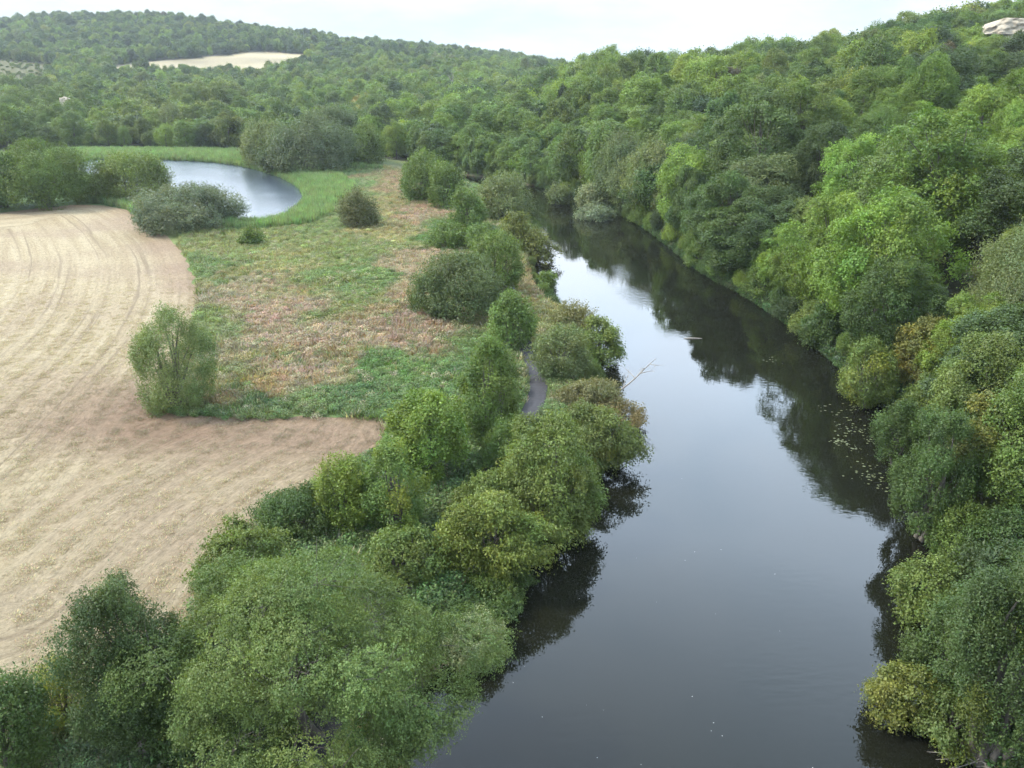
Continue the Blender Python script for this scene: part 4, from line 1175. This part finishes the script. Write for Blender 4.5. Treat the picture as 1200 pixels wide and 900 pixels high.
# ------------------------------------------------------------------ light, sky, air, camera
SUN_EL, SUN_AZ = math.radians(47), math.radians(-88)      # azimuth measured from +Y towards +X
w = bpy.data.worlds.new('World'); bpy.context.scene.world = w; w.use_nodes = True
nt = w.node_tree; L = nt.links
bg = nt.nodes['Background']; bg.inputs['Strength'].default_value = .062
sky = nt.nodes.new('ShaderNodeTexSky'); sky.sky_type = 'NISHITA'; sky.sun_disc = False
sky.sun_elevation = SUN_EL; sky.sun_rotation = SUN_AZ; sky.air_density = 1.0; sky.dust_density = 2.0
tc = nt.nodes.new('ShaderNodeTexCoord')
sp_ = nt.nodes.new('ShaderNodeSeparateXYZ'); L.new(tc.outputs['Generated'], sp_.inputs[0])
ad = nt.nodes.new('ShaderNodeMath'); ad.operation = 'ADD'; ad.inputs[1].default_value = .22; L.new(sp_.outputs['Z'], ad.inputs[0])
mxz = nt.nodes.new('ShaderNodeMath'); mxz.operation = 'MAXIMUM'; mxz.inputs[1].default_value = .1; L.new(ad.outputs[0], mxz.inputs[0])
dvn = nt.nodes.new('ShaderNodeVectorMath'); dvn.operation = 'DIVIDE'; L.new(tc.outputs['Generated'], dvn.inputs[0]); L.new(mxz.outputs[0], dvn.inputs[1])
nz = nt.nodes.new('ShaderNodeTexNoise'); nz.inputs['Scale'].default_value = 1.7; nz.inputs['Detail'].default_value = 7; nz.inputs['Roughness'].default_value = .55
L.new(dvn.outputs[0], nz.inputs['Vector'])
cover = ramp(nt, nz.outputs['Fac'], [(.28, .8), (.50, .98)])
shade = ramp(nt, nz.outputs['Fac'], [(.36, (1.13, 1.10, 1.08)), (.64, (.88, .92, .95))])
elev = ramp(nt, sp_.outputs['Z'], [(.0, (2.05, 2.45, 2.6)), (.05, (2.3, 2.58, 2.7)), (.09, (2.75, 2.8, 2.8)), (.2, (9.0, 9.9, 10.9)), (.34, (13.2, 15.9, 19.2)), (.52, (14.6, 17.8, 21.8)), (.72, (7.6, 9.2, 11.4)), (.95, (5.8, 6.8, 8.2))])
front = nt.nodes.new('ShaderNodeMapRange'); front.inputs[1].default_value = -.7; front.inputs[2].default_value = .8; front.inputs[3].default_value = .78; front.inputs[4].default_value = 1.22
L.new(sp_.outputs['Y'], front.inputs[0])                 # the cloud is thinner and brighter up the valley
bright = nt.nodes.new('ShaderNodeVectorMath'); bright.operation = 'SCALE'
L.new(mixcol(nt, elev, shade, 1.0, 'MULTIPLY'), bright.inputs[0]); L.new(front.outputs[0], bright.inputs['Scale'])
L.new(mixcol(nt, sky.outputs[0], bright.outputs[0], cover), bg.inputs['Color'])
sd = bpy.data.lights.new('sun', 'SUN'); sd.energy = 1.5; sd.angle = math.radians(10); sd.color = (1, .94, .85)
so = bpy.data.objects.new('sun', sd); C.objects.link(so)
from mathutils import Vector
dirv = Vector((math.sin(SUN_AZ) * math.cos(SUN_EL), math.cos(SUN_AZ) * math.cos(SUN_EL), math.sin(SUN_EL)))
so.rotation_euler = (-dirv).to_track_quat('-Z', 'Y').to_euler()
so.location = (0, 0, 300)

HAZE = True
if HAZE:
    b = np.array([[-4400, -900, -4], [4400, -900, -4], [4400, 4400, -4], [-4400, 4400, -4]], float); tpv = b.copy(); tpv[:, 2] = 165
    V = np.vstack([b, tpv]); Q = np.array([[3, 2, 1, 0], [4, 5, 6, 7], [0, 1, 5, 4], [1, 2, 6, 5], [2, 3, 7, 6], [3, 0, 4, 7]])
    m, nt, out = newmat('haze_air')
    pv = nd(nt, 'ShaderNodeVolumePrincipled'); pv.inputs['Color'].default_value = (.86, .93, 1, 1); pv.inputs['Density'].default_value = .00007; pv.inputs['Anisotropy'].default_value = .2
    nt.links.new(pv.outputs[0], out.inputs['Volume'])
    tag(link('haze', mesh_from('haze', V, Q, m)), 'thin pale summer haze over the whole valley', 'haze', kind='stuff')

cam = bpy.data.cameras.new('camera'); cam.sensor_width = 36; cam.lens = F / 1200 * 36; cam.clip_end = 12000; cam.clip_start = .5
co = bpy.data.objects.new('camera', cam); C.objects.link(co); co.location = (0, 0, CAMH); co.rotation_euler = (PI / 2 - PITCH, 0, 0)
sc_ = bpy.context.scene; sc_.camera = co
sc_.view_settings.view_transform = 'Standard'; sc_.view_settings.look = 'None'; sc_.view_settings.exposure = 2.24; sc_.view_settings.gamma = 1
sc_.view_settings.use_curve_mapping = False
sc_.render.engine = 'CYCLES'
cy = sc_.cycles
cy.max_bounces = 6; cy.diffuse_bounces = 4; cy.glossy_bounces = 3; cy.transmission_bounces = 4; cy.volume_bounces = 0; cy.transparent_max_bounces = 4
cy.use_denoising = True
try:
    cy.denoiser = 'OPENIMAGEDENOISE'; cy.denoising_input_passes = 'RGB_ALBEDO_NORMAL'
except Exception:
    pass
